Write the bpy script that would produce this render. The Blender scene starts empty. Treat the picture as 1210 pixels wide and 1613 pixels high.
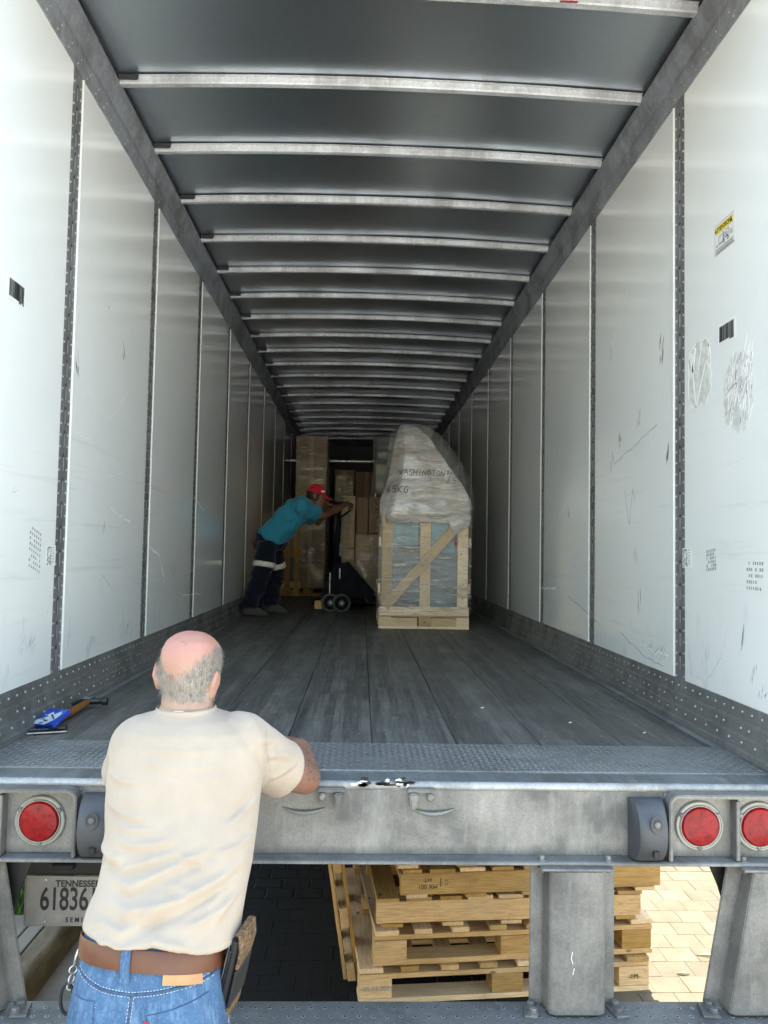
import bpy, bmesh, math, random
import numpy as np
from mathutils import Vector, Matrix, noise as mnoise
R = math.radians
random.seed(7); np.random.seed(7)
S = bpy.context.scene
COL = S.collection
# ------------------------------------------------------------------ camera, sky, sun, exposure
FL = 1.2                                   # trailer floor above the ground
cam = bpy.data.cameras.new('camera'); co = bpy.data.objects.new('camera', cam); COL.objects.link(co)
cam.sensor_fit = 'VERTICAL'; cam.sensor_height = 36; cam.lens = 36*1210/1613
cam.clip_start = .02; cam.clip_end = 2000
yaw, pit, rol = .0292, .0496, .0182
fw = Vector((math.sin(yaw)*math.cos(pit), math.cos(yaw)*math.cos(pit), math.sin(pit)))
rt = Vector((math.cos(yaw), -math.sin(yaw), 0)); up = rt.cross(fw)
r2 = rt*math.cos(rol)+up*math.sin(rol); u2 = -rt*math.sin(rol)+up*math.cos(rol)
co.matrix_world = Matrix(((r2.x, u2.x, -fw.x, -.0624), (r2.y, u2.y, -fw.y, -2.30), (r2.z, u2.z, -fw.z, 1.877), (0, 0, 0, 1)))
S.camera = co
SUN = Vector((.10, .30, 1.)).normalized()  # towards the sun
W = bpy.data.worlds.new('World'); S.world = W; W.use_nodes = True
nt = W.node_tree; nt.nodes.clear()
wo = nt.nodes.new('ShaderNodeOutputWorld'); wb = nt.nodes.new('ShaderNodeBackground'); sk = nt.nodes.new('ShaderNodeTexSky')
sk.sky_type = 'NISHITA'; sk.sun_disc = False; sk.sun_elevation = math.asin(SUN.z); sk.sun_rotation = math.atan2(SUN.x, SUN.y)
sk.air_density = 2.0; sk.dust_density = 1.0; sk.ozone_density = 0.
wb.inputs[1].default_value = .15
nt.links.new(sk.outputs[0], wb.inputs[0]); nt.links.new(wb.outputs[0], wo.inputs[0])
sl = bpy.data.lights.new('sun', 'SUN'); sl.energy = 4.6; sl.angle = R(.53); sl.color = (1, .955, .88)
so = bpy.data.objects.new('sun', sl); COL.objects.link(so); so.rotation_euler = SUN.to_track_quat('Z', 'Y').to_euler(); so.location = (3, 6, 12)
S.view_settings.view_transform = 'Standard'; S.view_settings.look = 'None'; S.view_settings.gamma = 1; S.view_settings.use_curve_mapping = False
S.view_settings.exposure = 2.18
cy = S.cycles; cy.max_bounces = 14; cy.diffuse_bounces = 8; cy.glossy_bounces = 6; cy.transparent_max_bounces = 16; cy.transmission_bounces = 6
cy.sample_clamp_indirect = 8; cy.use_denoising = True; cy.caustics_reflective = False; cy.caustics_refractive = False
try: cy.denoiser = 'OPENIMAGEDENOISE'
except Exception: pass

# ------------------------------------------------------------------ materials
class NT:
    def __init__(s, name):
        s.m = bpy.data.materials.new(name); s.m.use_nodes = True; s.t = s.m.node_tree; s.t.nodes.clear()
        s.out = s.n('ShaderNodeOutputMaterial'); s.p = s.n('ShaderNodeBsdfPrincipled'); s.l(s.p.outputs[0], s.out.inputs[0])
        tc = s.n('ShaderNodeTexCoord'); oi = s.n('ShaderNodeObjectInfo'); v = s.n('ShaderNodeVectorMath'); v.operation = 'SCALE'
        cb = s.n('ShaderNodeCombineXYZ')
        for i in range(3): s.l(oi.outputs['Random'], cb.inputs[i])
        s.l(cb.outputs[0], v.inputs[0]); v.inputs['Scale'].default_value = 37.
        a = s.n('ShaderNodeVectorMath'); s.l(tc.outputs['Object'], a.inputs[0]); s.l(v.outputs[0], a.inputs[1])
        s.co = a.outputs[0]; s.raw = tc.outputs['Object']; s.rnd = oi.outputs['Random']; s.bumpn = None
    def n(s, t): return s.t.nodes.new(t)
    def l(s, a, b): s.t.links.new(a, b)
    def noise(s, scale, stretch=(1, 1, 1), detail=5, rough=.6, raw=False, dist=0):
        mp = s.n('ShaderNodeMapping'); s.l(s.raw if raw else s.co, mp.inputs[0]); mp.inputs['Scale'].default_value = stretch
        q = s.n('ShaderNodeTexNoise'); s.l(mp.outputs[0], q.inputs['Vector']); q.inputs['Scale'].default_value = scale
        q.inputs['Detail'].default_value = detail; q.inputs['Roughness'].default_value = rough; q.inputs['Distortion'].default_value = dist
        return q.outputs[0]
    def ramp(s, f, lo, hi, a=0., b=1.):
        q = s.n('ShaderNodeMapRange'); q.interpolation_type = 'SMOOTHSTEP'; s.l(f, q.inputs[0]); q.inputs[1].default_value = lo; q.inputs[2].default_value = hi
        q.inputs[3].default_value = a; q.inputs[4].default_value = b; return q.outputs[0]
    def mix(s, f, a, b):
        q = s.n('ShaderNodeMix'); q.data_type = 'RGBA'
        for k, v in ((0, f), (6, a), (7, b)):
            if isinstance(v, (int, float)): q.inputs[k].default_value = v
            elif isinstance(v, tuple): q.inputs[k].default_value = (*v[:3], 1)
            else: s.l(v, q.inputs[k])
        return q.outputs[2]
    def mul(s, a, b):
        q = s.n('ShaderNodeMath'); q.operation = 'MULTIPLY'
        for k, v in ((0, a), (1, b)):
            if isinstance(v, (int, float)): q.inputs[k].default_value = v
            else: s.l(v, q.inputs[k])
        return q.outputs[0]
    def set(s, **k):
        for a, v in k.items():
            i = s.p.inputs[{'col': 'Base Color', 'rough': 'Roughness', 'metal': 'Metallic', 'spec': 'Specular IOR Level', 'coat': 'Coat Weight', 'coatr': 'Coat Roughness', 'trans': 'Transmission Weight', 'sss': 'Subsurface Weight', 'sheen': 'Sheen Weight', 'alpha': 'Alpha', 'em': 'Emission Color', 'ems': 'Emission Strength'}[a]]
            if isinstance(v, tuple): i.default_value = (*v[:3], 1)
            elif isinstance(v, (int, float)): i.default_value = v
            else: s.l(v, i)
        return s
    def bump(s, h, dist=.002, strength=1.):
        q = s.n('ShaderNodeBump'); s.l(h, q.inputs['Height']); q.inputs['Distance'].default_value = dist; q.inputs['Strength'].default_value = strength
        if s.bumpn: s.l(s.bumpn, q.inputs['Normal'])
        s.bumpn = q.outputs[0]; s.l(s.bumpn, s.p.inputs['Normal']); return s

def plain(name, col, rough=.5, metal=0, var=.15, scale=8, bump=0., stretch=(1, 1, 1), **k):
    m = NT(name); c2 = tuple(c*(1-var) for c in col); c1 = tuple(min(1, c*(1+var)) for c in col)
    f = m.noise(scale, stretch); m.set(col=m.mix(m.ramp(f, .3, .7), c2, c1), rough=m.ramp(f, .3, .7, max(.02, rough*.8), min(1, rough*1.2)), metal=metal, **k)
    if bump: m.bump(m.noise(scale*6, stretch), bump)
    return m.m

def wood(name, c1, c2, grain=1., dirt=.35):
    m = NT(name); g = m.noise(9, (1.2, 22, 22), 6, .65, dist=.6); b = m.noise(2.2, (1, 3, 3)); d = m.noise(14, (1, 1, 1), 6, .7)
    col = m.mix(m.ramp(g, .36, .62), c1, c2)
    col = m.mix(m.mul(m.ramp(b, .45, .75), .5), col, tuple(c*.62 for c in c1))
    col = m.mix(m.mul(m.ramp(d, .6, .74), dirt), col, (.06, .045, .03))
    mp = m.n('ShaderNodeMapping'); m.l(m.co, mp.inputs[0]); mp.inputs['Scale'].default_value = (1, 2.2, 2.2); vo = m.n('ShaderNodeTexVoronoi'); m.l(mp.outputs[0], vo.inputs['Vector']); vo.inputs['Scale'].default_value = 5.5
    col = m.mix(m.mul(m.ramp(vo.outputs['Distance'], .12, .05), .8), col, (.11, .05, .02))
    gy = m.noise(1.1, (1, 2, 2), 5); col = m.mix(m.mul(m.ramp(gy, .5, .7), .45*dirt/.35), col, (.27, .23, .18))
    q = m.n('ShaderNodeHueSaturation'); m.l(col, q.inputs['Color']); m.l(m.ramp(m.rnd, 0, 1, .62, 1.2), q.inputs['Value']); m.l(m.ramp(m.rnd, 0, 1, 1.15, .8), q.inputs['Saturation'])
    m.set(col=q.outputs[0], rough=.78, spec=.25); m.bump(g, .0015*grain); return m.m

def galv(name, base=.42, tint=(1, 1.005, 1.0), rough=.45, rust=0., metal=.55, stretch=(1, 1, 1)):
    m = NT(name); v = m.n('ShaderNodeTexVoronoi'); m.l(m.co, v.inputs['Vector']); v.inputs['Scale'].default_value = 230
    sp = m.n('ShaderNodeSeparateColor'); m.l(v.outputs['Color'], sp.inputs[0])
    a = tuple(base*.88*t for t in tint); b = tuple(base*1.10*t for t in tint)
    col = m.mix(m.ramp(sp.outputs[0], 0, 1), a, b)
    n1 = m.noise(3.0, stretch, 6, .7); col = m.mix(m.mul(m.ramp(n1, .40, .66), .85), col, tuple(base*.5*t for t in (1, .98, .93)))
    n4 = m.noise(5, (1, 1, .25), 7, .75); col = m.mix(m.mul(m.ramp(n4, .5, .75), .6), col, tuple(base*1.6*t for t in tint))
    n2 = m.noise(42, (1, 1, .16), 6, .75); col = m.mix(m.mul(m.ramp(n2, .5, .72), .38), col, tuple(min(1, base*1.5*t) for t in tint))
    if rust:
        n3 = m.noise(6, (1, 1, .5), 7, .75); col = m.mix(m.mul(m.ramp(n3, .62, .75), rust), col, (.16, .1, .06))
    m.set(col=col, rough=m.ramp(n1, .3, .7, rough*.85, min(1, rough*1.3)), metal=metal); m.bump(n1, .0012); return m.m

M = {}
def wallmat():
    m = NT('white_liner'); big = m.noise(.8, raw=True); fine = m.noise(60, (1, 1, .3), 4, raw=True)
    col = m.mix(m.ramp(big, .3, .7), (.82, .845, .84), (.865, .885, .88))
    g1 = m.noise(5.5, (1, 1, 1), 9, .78, raw=True); col = m.mix(m.mul(m.ramp(g1, .63, .80), .28), col, (.40, .41, .40))
    g2 = m.noise(7, (1, 6, .8), 8, .75, raw=True, dist=1.5); col = m.mix(m.mul(m.ramp(g2, .70, .74), .5), col, (.22, .22, .22))
    sx = m.n('ShaderNodeSeparateXYZ'); m.l(m.raw, sx.inputs[0]); low = m.ramp(sx.outputs[2], 1.35, 1.9, 1, 0)
    g3 = m.noise(16, (1, 1, .35), 8, .75, raw=True); col = m.mix(m.mul(m.mul(m.ramp(g3, .54, .74), low), .5), col, (.36, .36, .35))
    bd_ = m.ramp(sx.outputs[2], 2.2, 2.7, 1, 0); g4 = m.noise(5, (1, .22, 5), 8, .7, raw=True, dist=.6); col = m.mix(m.mul(m.mul(m.ramp(g4, .54, .72), bd_), .22), col, (.42, .43, .42))
    m.set(col=col, rough=m.ramp(g1, .3, .75, .10, .2), spec=.65, coat=.4, coatr=.1)
    m.bump(m.noise(.9, (1, 1.0, 1.4), 3, raw=True), .012, .3); return m.m
M['wall'] = wallmat()
def floormat():
    m = NT('worn_floor'); g = m.noise(5, (14, .9, 1), 7, .7); x = m.noise(7, (1, 16, 1), 6, .7); b = m.noise(1.6, (1, .5, 1), 6, .7)
    col = m.mix(m.ramp(g, .3, .72), (.078, .076, .068), (.165, .161, .145)); col = m.mix(m.mul(m.ramp(x, .45, .7), .55), col, (.05, .05, .049))
    col = m.mix(m.mul(m.ramp(b, .5, .72), .5), col, (.21, .207, .195)); sc = m.noise(34, (1.5, .25, 1), 7, .8); col = m.mix(m.mul(m.ramp(sc, .60, .72), .6), col, (.30, .295, .28))
    tm_ = m.noise(2.4, (2.6, .12, 1), 5, .6, raw=True, dist=.4); col = m.mix(m.mul(m.ramp(tm_, .56, .66), .55), col, (.035, .035, .035)); dm = m.noise(11, (1, .8, 1), 8, .8, raw=True); col = m.mix(m.mul(m.ramp(dm, .6, .75), .5), col, (.22, .21, .19))
    sx = m.n('ShaderNodeSeparateXYZ'); m.l(m.co, sx.inputs[0])
    def fl(v, k): q = m.n('ShaderNodeMath'); q.operation = 'FLOOR'; m.l(m.mul(v, k), q.inputs[0]); return q.outputs[0]
    cb = m.n('ShaderNodeCombineXYZ'); m.l(fl(sx.outputs[0], 27.), cb.inputs[0]); w1 = m.n('ShaderNodeTexWhiteNoise'); m.l(cb.outputs[0], w1.inputs['Vector'])
    ad = m.n('ShaderNodeMath'); ad.operation = 'ADD'; m.l(m.mul(sx.outputs[1], .8), ad.inputs[0]); m.l(w1.outputs['Value'], ad.inputs[1])
    cb2 = m.n('ShaderNodeCombineXYZ'); m.l(fl(sx.outputs[0], 27.), cb2.inputs[0]); m.l(fl(ad.outputs[0], 1.), cb2.inputs[1]); w2 = m.n('ShaderNodeTexWhiteNoise'); m.l(cb2.outputs[0], w2.inputs['Vector'])
    hs = m.n('ShaderNodeHueSaturation'); m.l(col, hs.inputs['Color']); m.l(m.ramp(w2.outputs['Value'], 0, 1, .72, 1.15), hs.inputs['Value']); col = hs.outputs[0]
    m.set(col=col, rough=m.ramp(b, .3, .7, .62, .45), spec=.4); m.bump(g, .0012); m.bump(x, .0008); return m.m
M['floor'] = floormat()
def ceilmat():
    m = NT('roof_aluminium'); b = m.noise(.7, (1, 1.2, 1), 3, raw=True)
    f = m.noise(30, (1, 1, 1), 5, raw=True); m.set(col=m.mix(m.ramp(f, 0, 1), (.56, .61, .665), (.62, .67, .72)), metal=.95, rough=.3); return m.m
M['ceil'] = ceilmat()
M['bow'] = galv('bow_galvanised', .62, rough=.45, metal=.25)
M['rail'] = galv('rail_grey', .32, (.95, 1, 1.08), .5, metal=.4)
M['strip'] = galv('strip_grey', .22, (1, 1.01, 1.04), .5, metal=.4)
M['scuff'] = galv('scuff_grey', .22, (1, 1, .96), .5, .3, metal=.4)
M['margin'] = galv('margin_grey', .25, (1, 1, .95), .6, .3, metal=.2, stretch=(1, .2, 1))
M['rivet'] = plain('rivet_metal', (.45, .455, .45), .4, .6)
M['slot'] = plain('slot_dark', (.03, .03, .032), .6)
M['slotb'] = plain('slot_back', (.34, .36, .4), .4, .4)
M['sill'] = galv('sill_galvanised', .185, (1.02, 1, .95), .5, .4, .35)
M['silltop'] = galv('sill_top_steel', .21, (.93, 1, 1.0), .5, .25, .45, (1.5, .3, 1))
M['lip'] = galv('worn_lip', .34, rough=.5, metal=.4)
M['tread'] = galv('tread_steel', .24, (.97, 1, .98), .45, .45, .5)
M['treadbar'] = galv('tread_bar', .30, (.97, 1, .98), .4, .3, .5)
M['post'] = galv('post_galvanised', .185, (1.02, 1, .95), .55, .12, .35)
M['rubber'] = plain('black_rubber', (.055, .058, .065), .55, bump=.0008, scale=14)
M['black'] = plain('black_paint', (.012, .012, .013), .6)
M['under'] = plain('chassis_dark', (.03, .03, .03), .8)
M['steel'] = plain('bolt_steel', (.5, .5, .5), .4, .7, scale=30)
M['bezel'] = plain('bezel_steel', (.30, .295, .265), .45, .4, scale=20)
def redlens():
    m = NT('red_lens'); v = m.n('ShaderNodeTexVoronoi'); m.l(m.co, v.inputs['Vector']); v.inputs['Scale'].default_value = 62
    sp = m.n('ShaderNodeSeparateColor'); m.l(v.outputs['Color'], sp.inputs[0])
    m.set(col=m.mix(m.ramp(sp.outputs[0], 0, 1), (.17, .0008, .003), (.25, .002, .005)), rough=.35, spec=.25, coat=.15, coatr=.08)
    m.bump(v.outputs['Distance'], .003, .3); return m.m
M['red'] = redlens()
M['plate'] = plain('plate_white', (.30, .275, .26), .5, .1, .12, 22)
M['ink'] = plain('black_ink', (.018, .018, .02), .55)
M['inkg'] = plain('faded_ink', (.26, .26, .26), .6)
M['whitepaint'] = plain('white_sticker', (.74, .75, .74), .45, var=.06)
M['yellow'] = plain('yellow_sticker', (.75, .56, .05), .45, var=.06)
M['scuffmark'] = plain('scuff_mark', (.27, .27, .27), .7, var=.5, scale=60)
M['residue'] = plain('glue_residue', (.60, .605, .59), .75, var=.15, scale=30)
M['peel'] = plain('peeled_edge', (.86, .87, .86), .45, var=.05)
M['scratch'] = plain('pale_scratch', (.74, .76, .76), .3, var=.1, scale=40)
M['cream'] = plain('torn_label', (.62, .56, .47), .7, var=.2, scale=60)
M['tar'] = plain('tar', (.015, .015, .016), .7)
M['pine'] = wood('pine_boards', (.52, .295, .12), (.68, .445, .21))
M['pine2'] = wood('new_pine', (.76, .53, .31), (.86, .69, .47), dirt=.10)
M['card'] = plain('cardboard', (.32, .22, .14), .8, var=.12, scale=3, stretch=(1, 1, .3))
M['card2'] = plain('cardboard_pale', (.45, .33, .22), .8, var=.12, scale=3)
def film(name, dens=.7, stretch=(1, 1, 9), tint=(.96, .95, .92), lo=.46, hi=.68, base=.07, rough=.12):
    m = NT(name); n1 = m.noise(6, stretch, 8, .72, dist=.8); n2 = m.noise(22, stretch, 6, .7)
    m.set(col=tint, rough=rough, spec=.8, coat=1., coatr=.06); m.p.inputs['IOR'].default_value = 1.9; m.bump(n1, .045, 1.); m.bump(n2, .008, 1.)
    m.set(alpha=m.ramp(n1, lo, hi, base, dens)); return m.m
M['film'] = film('stretch_film')
M['film2'] = film('stretch_film_loose', .5, (1, 1, 3), (.5, .5, .49), .4, .75, .2)
def hoodmat():
    m = NT('film_on_card'); n1 = m.noise(4.5, (1, 1, 5), 9, .75, dist=1.2); n2 = m.noise(26, (1, 1, 4), 7, .75); b = m.noise(1.6, (1, 1, 1.6), 4)
    col = m.mix(m.ramp(n1, .36, .56), (.70, .58, .46), (.98, .97, .95)); col = m.mix(m.mul(m.ramp(b, .50, .68), .5), col, (.58, .45, .32))
    col = m.mix(m.mul(m.ramp(n2, .58, .7), .6), col, (.9, .88, .85))
    m.p.inputs['IOR'].default_value = 1.9; m.set(col=col, rough=.2, metal=.3, spec=.9, coat=1., coatr=.06); m.bump(n1, .035, 1.); m.bump(n2, .007, 1.); return m.m
M['hood'] = hoodmat()
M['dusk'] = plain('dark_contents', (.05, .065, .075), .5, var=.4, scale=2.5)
M['skin'] = None
def skinmat(name, c, red, rough=.48, spot=.3):
    m = NT(name); n = m.noise(7, raw=True, detail=7); f = m.noise(90, raw=True, detail=4); col = m.mix(m.ramp(n, .35, .7), c, red)
    col = m.mix(m.mul(m.ramp(f, .6, .75), spot), col, tuple(x*.55 for x in red))
    a = m.n('ShaderNodeVertexColor'); a.layer_name = 'tone'; q = m.n('ShaderNodeMix'); q.data_type = 'RGBA'; q.blend_type = 'MULTIPLY'; q.inputs[0].default_value = 1
    m.l(col, q.inputs[6]); m.l(a.outputs[0], q.inputs[7])
    ag = m.noise(26, raw=True, detail=2); q2 = m.mix(m.mul(m.ramp(ag, .62, .70), .35), q.outputs[2], tuple(x*.5 for x in red)); m.set(col=q2, rough=rough, sss=.12, spec=.4); m.p.inputs['Subsurface Radius'].default_value = (.012, .004, .002); m.p.inputs['Subsurface Scale'].default_value = .3
    sp2 = m.noise(38, raw=True, detail=3); m.bump(f, .0008); m.bump(sp2, .0016); m.bump(m.noise(16, (1, 1, 5), 4, raw=True), .003, .5); return m.m
M['skin1'] = skinmat('skin_fair', (.345, .235, .175), (.35, .19, .145), spot=.4)
M['skin2'] = skinmat('skin_brown', (.22, .115, .07), (.18, .09, .055))
M['hair1'] = plain('grey_hair', (.26, .235, .205), .55, var=.45, scale=60)
M['hair3'] = plain('white_hair', (.34, .315, .275), .5, var=.3, scale=60)
M['hair2'] = plain('dark_hair', (.015, .012, .01), .6)
M['armhair'] = plain('arm_hair', (.16, .11, .08), .6)
def cloth(name, c, var=.06, weave=900, dist=.0004, rough=.85):
    m = NT(name); n = m.noise(5, raw=True, detail=6); h = m.noise(210, (1, 1, 1), 3, .6); hh = m.noise(60, (1.6, 1, .35), 5, .7)
    col = m.mix(m.ramp(n, .3, .7), tuple(x*(1-var) for x in c), tuple(min(1, x*(1+var)) for x in c)); col = m.mix(m.mul(m.ramp(hh, .5, .8), .18), col, tuple(min(1, x*1.25) for x in c))
    m.set(col=col, rough=rough, spec=.2, sheen=.15); m.bump(h, dist); m.bump(m.noise(14, (1, 1, 2.0), 4), .004, .35); return m.m
M['shirt'] = cloth('cream_cotton', (.372, .305, .24), .08)
M['teal'] = cloth('teal_cotton', (.03, .24, .36))
M['navy'] = cloth('navy_twill', (.004, .007, .018))
M['redcap'] = cloth('red_cotton', (.5, .012, .03))
def denim():
    m = NT('blue_denim'); n = m.noise(6, raw=True, detail=6); st = m.noise(70, (1, 1, .07), 4, .7, raw=True); tw = m.noise(420, (1, 1, .4), 2, raw=True)
    col = m.mix(m.ramp(n, .3, .7), (.030, .068, .135), (.062, .12, .215)); col = m.mix(m.mul(m.ramp(st, .45, .75), .6), col, (.16, .25, .37)); col = m.mix(m.mul(m.ramp(tw, .5, .8), .35), col, (.28, .36, .46))
    m.set(col=col, rough=.9, spec=.15); m.bump(tw, .0006); m.bump(m.noise(18, (1, 1, .6), 4), .004, .4); return m.m
M['denim'] = denim()
M['seam'] = plain('denim_seam', (.04, .075, .14), .9, var=.45, scale=110)
M['thread'] = plain('pale_thread', (.42, .46, .48), .9, var=.4, scale=200)
M['leather'] = plain('brown_leather', (.10, .034, .016), .42, var=.25, scale=6, bump=.0006)
M['patch'] = plain('tan_leather', (.40, .21, .09), .6, var=.15, scale=30)
M['camo'] = plain('tan_print', (.12, .07, .033), .75, var=.8, scale=120)
M['blackcloth'] = plain('black_nylon', (.012, .012, .014), .65, bump=.0006, scale=30)
M['reflect'] = plain('reflective_tape', (.75, .7, .66), .35, var=.1)
M['jack'] = plain('jack_paint', (.003, .0045, .010), .75, var=.3, scale=12, spec=.2)
M['wheelpu'] = plain('wheel_grey', (.11, .105, .095), .55)
M['bootm'] = plain('boot_leather', (.05, .045, .04), .7)
M['blue'] = plain('blue_print', (.01, .06, .42), .35, var=.35, scale=12, coat=.5)
M['bluel'] = plain('pale_print', (.55, .68, .80), .35)
M['handle'] = wood('hammer_handle', (.26, .11, .045), (.36, .17, .07), dirt=.2)
M['forged'] = plain('forged_steel', (.06, .06, .062), .4, .7)
M['phonebk'] = plain('phone_black', (.01, .01, .012), .25, coat=.5)
M['silver'] = plain('silver_edge', (.6, .6, .6), .3, .7)
def conc(name, c, stain=.0):
    m = NT(name); n = m.noise(3, raw=True, detail=8); f = m.noise(40, raw=True, detail=5)
    col = m.mix(m.ramp(n, .3, .7), tuple(x*.75 for x in c), tuple(x*1.15 for x in c)); col = m.mix(m.mul(m.ramp(f, .55, .75), .4), col, tuple(x*.5 for x in c))
    if stain:
        g = m.noise(4, (3, .7, 2), 7, .7, raw=True); col = m.mix(m.mul(m.ramp(g, .35, .6), stain), col, (.075, .05, .025))
    m.set(col=col, rough=.92, spec=.2); m.bump(f, .003); return m.m
M['conc'] = conc('concrete', (.13, .115, .088)); M['kerbface'] = conc('kerb_stained', (.12, .10, .065), .85)
def pavermat():
    m = NT('paver'); n = m.noise(9, detail=7); f = m.noise(70, detail=5); q = m.n('ShaderNodeHueSaturation')
    col = m.mix(m.ramp(n, .3, .7), (.125, .10, .066), (.155, .127, .085)); col = m.mix(m.mul(m.ramp(f, .55, .75), .45), col, (.075, .06, .04))
    m.l(col, q.inputs['Color']); m.l(m.ramp(m.rnd, 0, 1, .88, 1.1), q.inputs['Value']); m.set(col=q.outputs[0], rough=.93, spec=.2); m.bump(f, .0025); return m.m
M['paver'] = pavermat()
M['pavershade'] = plain('shade_tinted_paver', (.014, .013, .012), .95, var=.25, scale=14, bump=.002, spec=.15)  # deep shade under the trailer, put into the pavers' base colour
M['sand'] = conc('joint_sand', (.13, .105, .07)); M['soil'] = conc('soil', (.12, .09, .06))
def groundmat():
    m = NT('far_paving'); b = m.n('ShaderNodeTexBrick'); m.l(m.raw, b.inputs['Vector']); b.inputs['Scale'].default_value = 1.; b.inputs['Brick Width'].default_value = .155; b.inputs['Row Height'].default_value = .125; b.inputs['Mortar Size'].default_value = .004
    b.inputs['Color1'].default_value = (.50, .48, .445, 1); b.inputs['Color2'].default_value = (.55, .53, .49, 1); b.inputs['Mortar'].default_value = (.36, .34, .31, 1)
    n = m.noise(.6, raw=True, detail=8); m.set(col=m.mix(m.mul(m.ramp(n, .4, .7), .35), b.outputs[0], (.42, .40, .37)), rough=.93, spec=.2); return m.m
M['ground'] = groundmat()
M['grass'] = plain('grass_blade', (.06, .13, .02), .6, var=.5, scale=9)

# ------------------------------------------------------------------ mesh helpers
class MB:
    def __init__(s): s.v = []; s.f = []
    def add(s, vs, fs):
        o = len(s.v); s.v += [tuple(v) for v in vs]; s.f += [tuple(i+o for i in f) for f in fs]; return s
    def box(s, lo, hi, T=None):
        x0, y0, z0 = lo; x1, y1, z1 = hi
        vs = [Vector(p) for p in ((x0, y0, z0), (x1, y0, z0), (x1, y1, z0), (x0, y1, z0), (x0, y0, z1), (x1, y0, z1), (x1, y1, z1), (x0, y1, z1))]
        if T: vs = [T @ v for v in vs]
        return s.add(vs, [(0, 3, 2, 1), (4, 5, 6, 7), (0, 1, 5, 4), (1, 2, 6, 5), (2, 3, 7, 6), (3, 0, 4, 7)])
    def cyl(s, p, q, r0, r1=None, n=12, caps=True):
        p = Vector(p); q = Vector(q); r1 = r0 if r1 is None else r1; d = (q-p).normalized(); a = d.orthogonal().normalized(); b = d.cross(a)
        vs = []
        for c, r in ((p, r0), (q, r1)):
            for i in range(n):
                t = 2*math.pi*i/n; vs.append(c+(a*math.cos(t)+b*math.sin(t))*r)
        fs = [(i, (i+1) % n, n+(i+1) % n, n+i) for i in range(n)]
        if caps: fs += [tuple(reversed(range(n))), tuple(range(n, 2*n))]
        return s.add(vs, fs)
    def tube(s, pts, r, n=8, closed=False):
        pts = [Vector(p) for p in pts]; N = len(pts); vs = []; fs = []; prev = None
        rs = r if isinstance(r, (list, tuple)) else [r]*N
        for i, p in enumerate(pts):
            a_ = pts[(i-1) % N] if (closed or i > 0) else p; b_ = pts[(i+1) % N] if (closed or i < N-1) else p
            d = (b_-a_).normalized(); a = d.orthogonal().normalized() if prev is None else (prev-d*prev.dot(d)).normalized(); prev = a; b = d.cross(a)
            for k in range(n):
                t = 2*math.pi*k/n; vs.append(p+(a*math.cos(t)+b*math.sin(t))*rs[i])
        for i in range(N if closed else N-1):
            j = (i+1) % N
            for k in range(n): fs.append((i*n+k, i*n+(k+1) % n, j*n+(k+1) % n, j*n+k))
        if not closed: fs += [tuple(reversed(range(n))), tuple(range((N-1)*n, N*n))]
        return s.add(vs, fs)
    def lathe(s, prof, T, n=24):                    # prof: (r, h) about local z
        vs = []; fs = []
        for r, h in prof:
            for k in range(n):
                t = 2*math.pi*k/n; vs.append(T @ Vector((r*math.cos(t), r*math.sin(t), h)))
        for i in range(len(prof)-1):
            for k in range(n): fs.append((i*n+k, i*n+(k+1) % n, (i+1)*n+(k+1) % n, (i+1)*n+k))
        fs += [tuple(reversed(range(n))), tuple(range((len(prof)-1)*n, len(prof)*n))]
        return s.add(vs, fs)
    def prism(s, poly, axis, a, b):                  # poly in the other two axes, extruded
        def P(u, v, w): return {'x': (w, u, v), 'y': (u, w, v), 'z': (u, v, w)}[axis]
        n = len(poly); vs = [P(u, v, a) for u, v in poly]+[P(u, v, b) for u, v in poly]
        return s.add(vs, [(i, (i+1) % n, n+(i+1) % n, n+i) for i in range(n)]+[tuple(reversed(range(n))), tuple(range(n, 2*n))])
    def rivet(s, c, d, r=.006, h=.003):
        c = Vector(c); d = Vector(d).normalized(); a = d.orthogonal().normalized(); b = d.cross(a); n = 7
        vs = [c+(a*math.cos(2*math.pi*k/n)+b*math.sin(2*math.pi*k/n))*r-d*.0005 for k in range(n)]+[c+(a*math.cos(2*math.pi*k/n)+b*math.sin(2*math.pi*k/n))*r*.6+d*h for k in range(n)]
        return s.add(vs, [(i, (i+1) % n, n+(i+1) % n, n+i) for i in range(n)]+[tuple(range(n, 2*n))])
    def loft(s, rings, caps=True):
        n = len(rings[0]); vs = [p for r in rings for p in r]; fs = []
        for i in range(len(rings)-1):
            for k in range(n): fs.append((i*n+k, i*n+(k+1) % n, (i+1)*n+(k+1) % n, (i+1)*n+k))
        if caps: fs += [tuple(reversed(range(n))), tuple(range((len(rings)-1)*n, len(rings)*n))]
        return s.add(vs, fs)
    def grid(s, rows):
        n = len(rows[0]); vs = [p for r in rows for p in r]
        return s.add(vs, [(i*n+k, i*n+k+1, (i+1)*n+k+1, (i+1)*n+k) for i in range(len(rows)-1) for k in range(n-1)])
    def mesh(s, name, mat, smooth=False, bevel=0, seg=1, fix=True):
        me = bpy.data.meshes.new(name); me.from_pydata(s.v, [], s.f)
        if fix or bevel:
            bm = bmesh.new(); bm.from_mesh(me)
            if fix: bmesh.ops.recalc_face_normals(bm, faces=bm.faces)
            if bevel: bmesh.ops.bevel(bm, geom=[e for e in bm.edges if e.is_manifold and e.calc_face_angle(0) > .5], offset=bevel, segments=seg, affect='EDGES', clamp_overlap=True)
            bm.to_mesh(me); bm.free()
        me.materials.append(mat)
        if smooth: me.polygons.foreach_set('use_smooth', [True]*len(me.polygons))
        if smooth == 'auto':
            try: me.set_sharp_from_angle(angle=R(35))
            except Exception: pass
        return me
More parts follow.
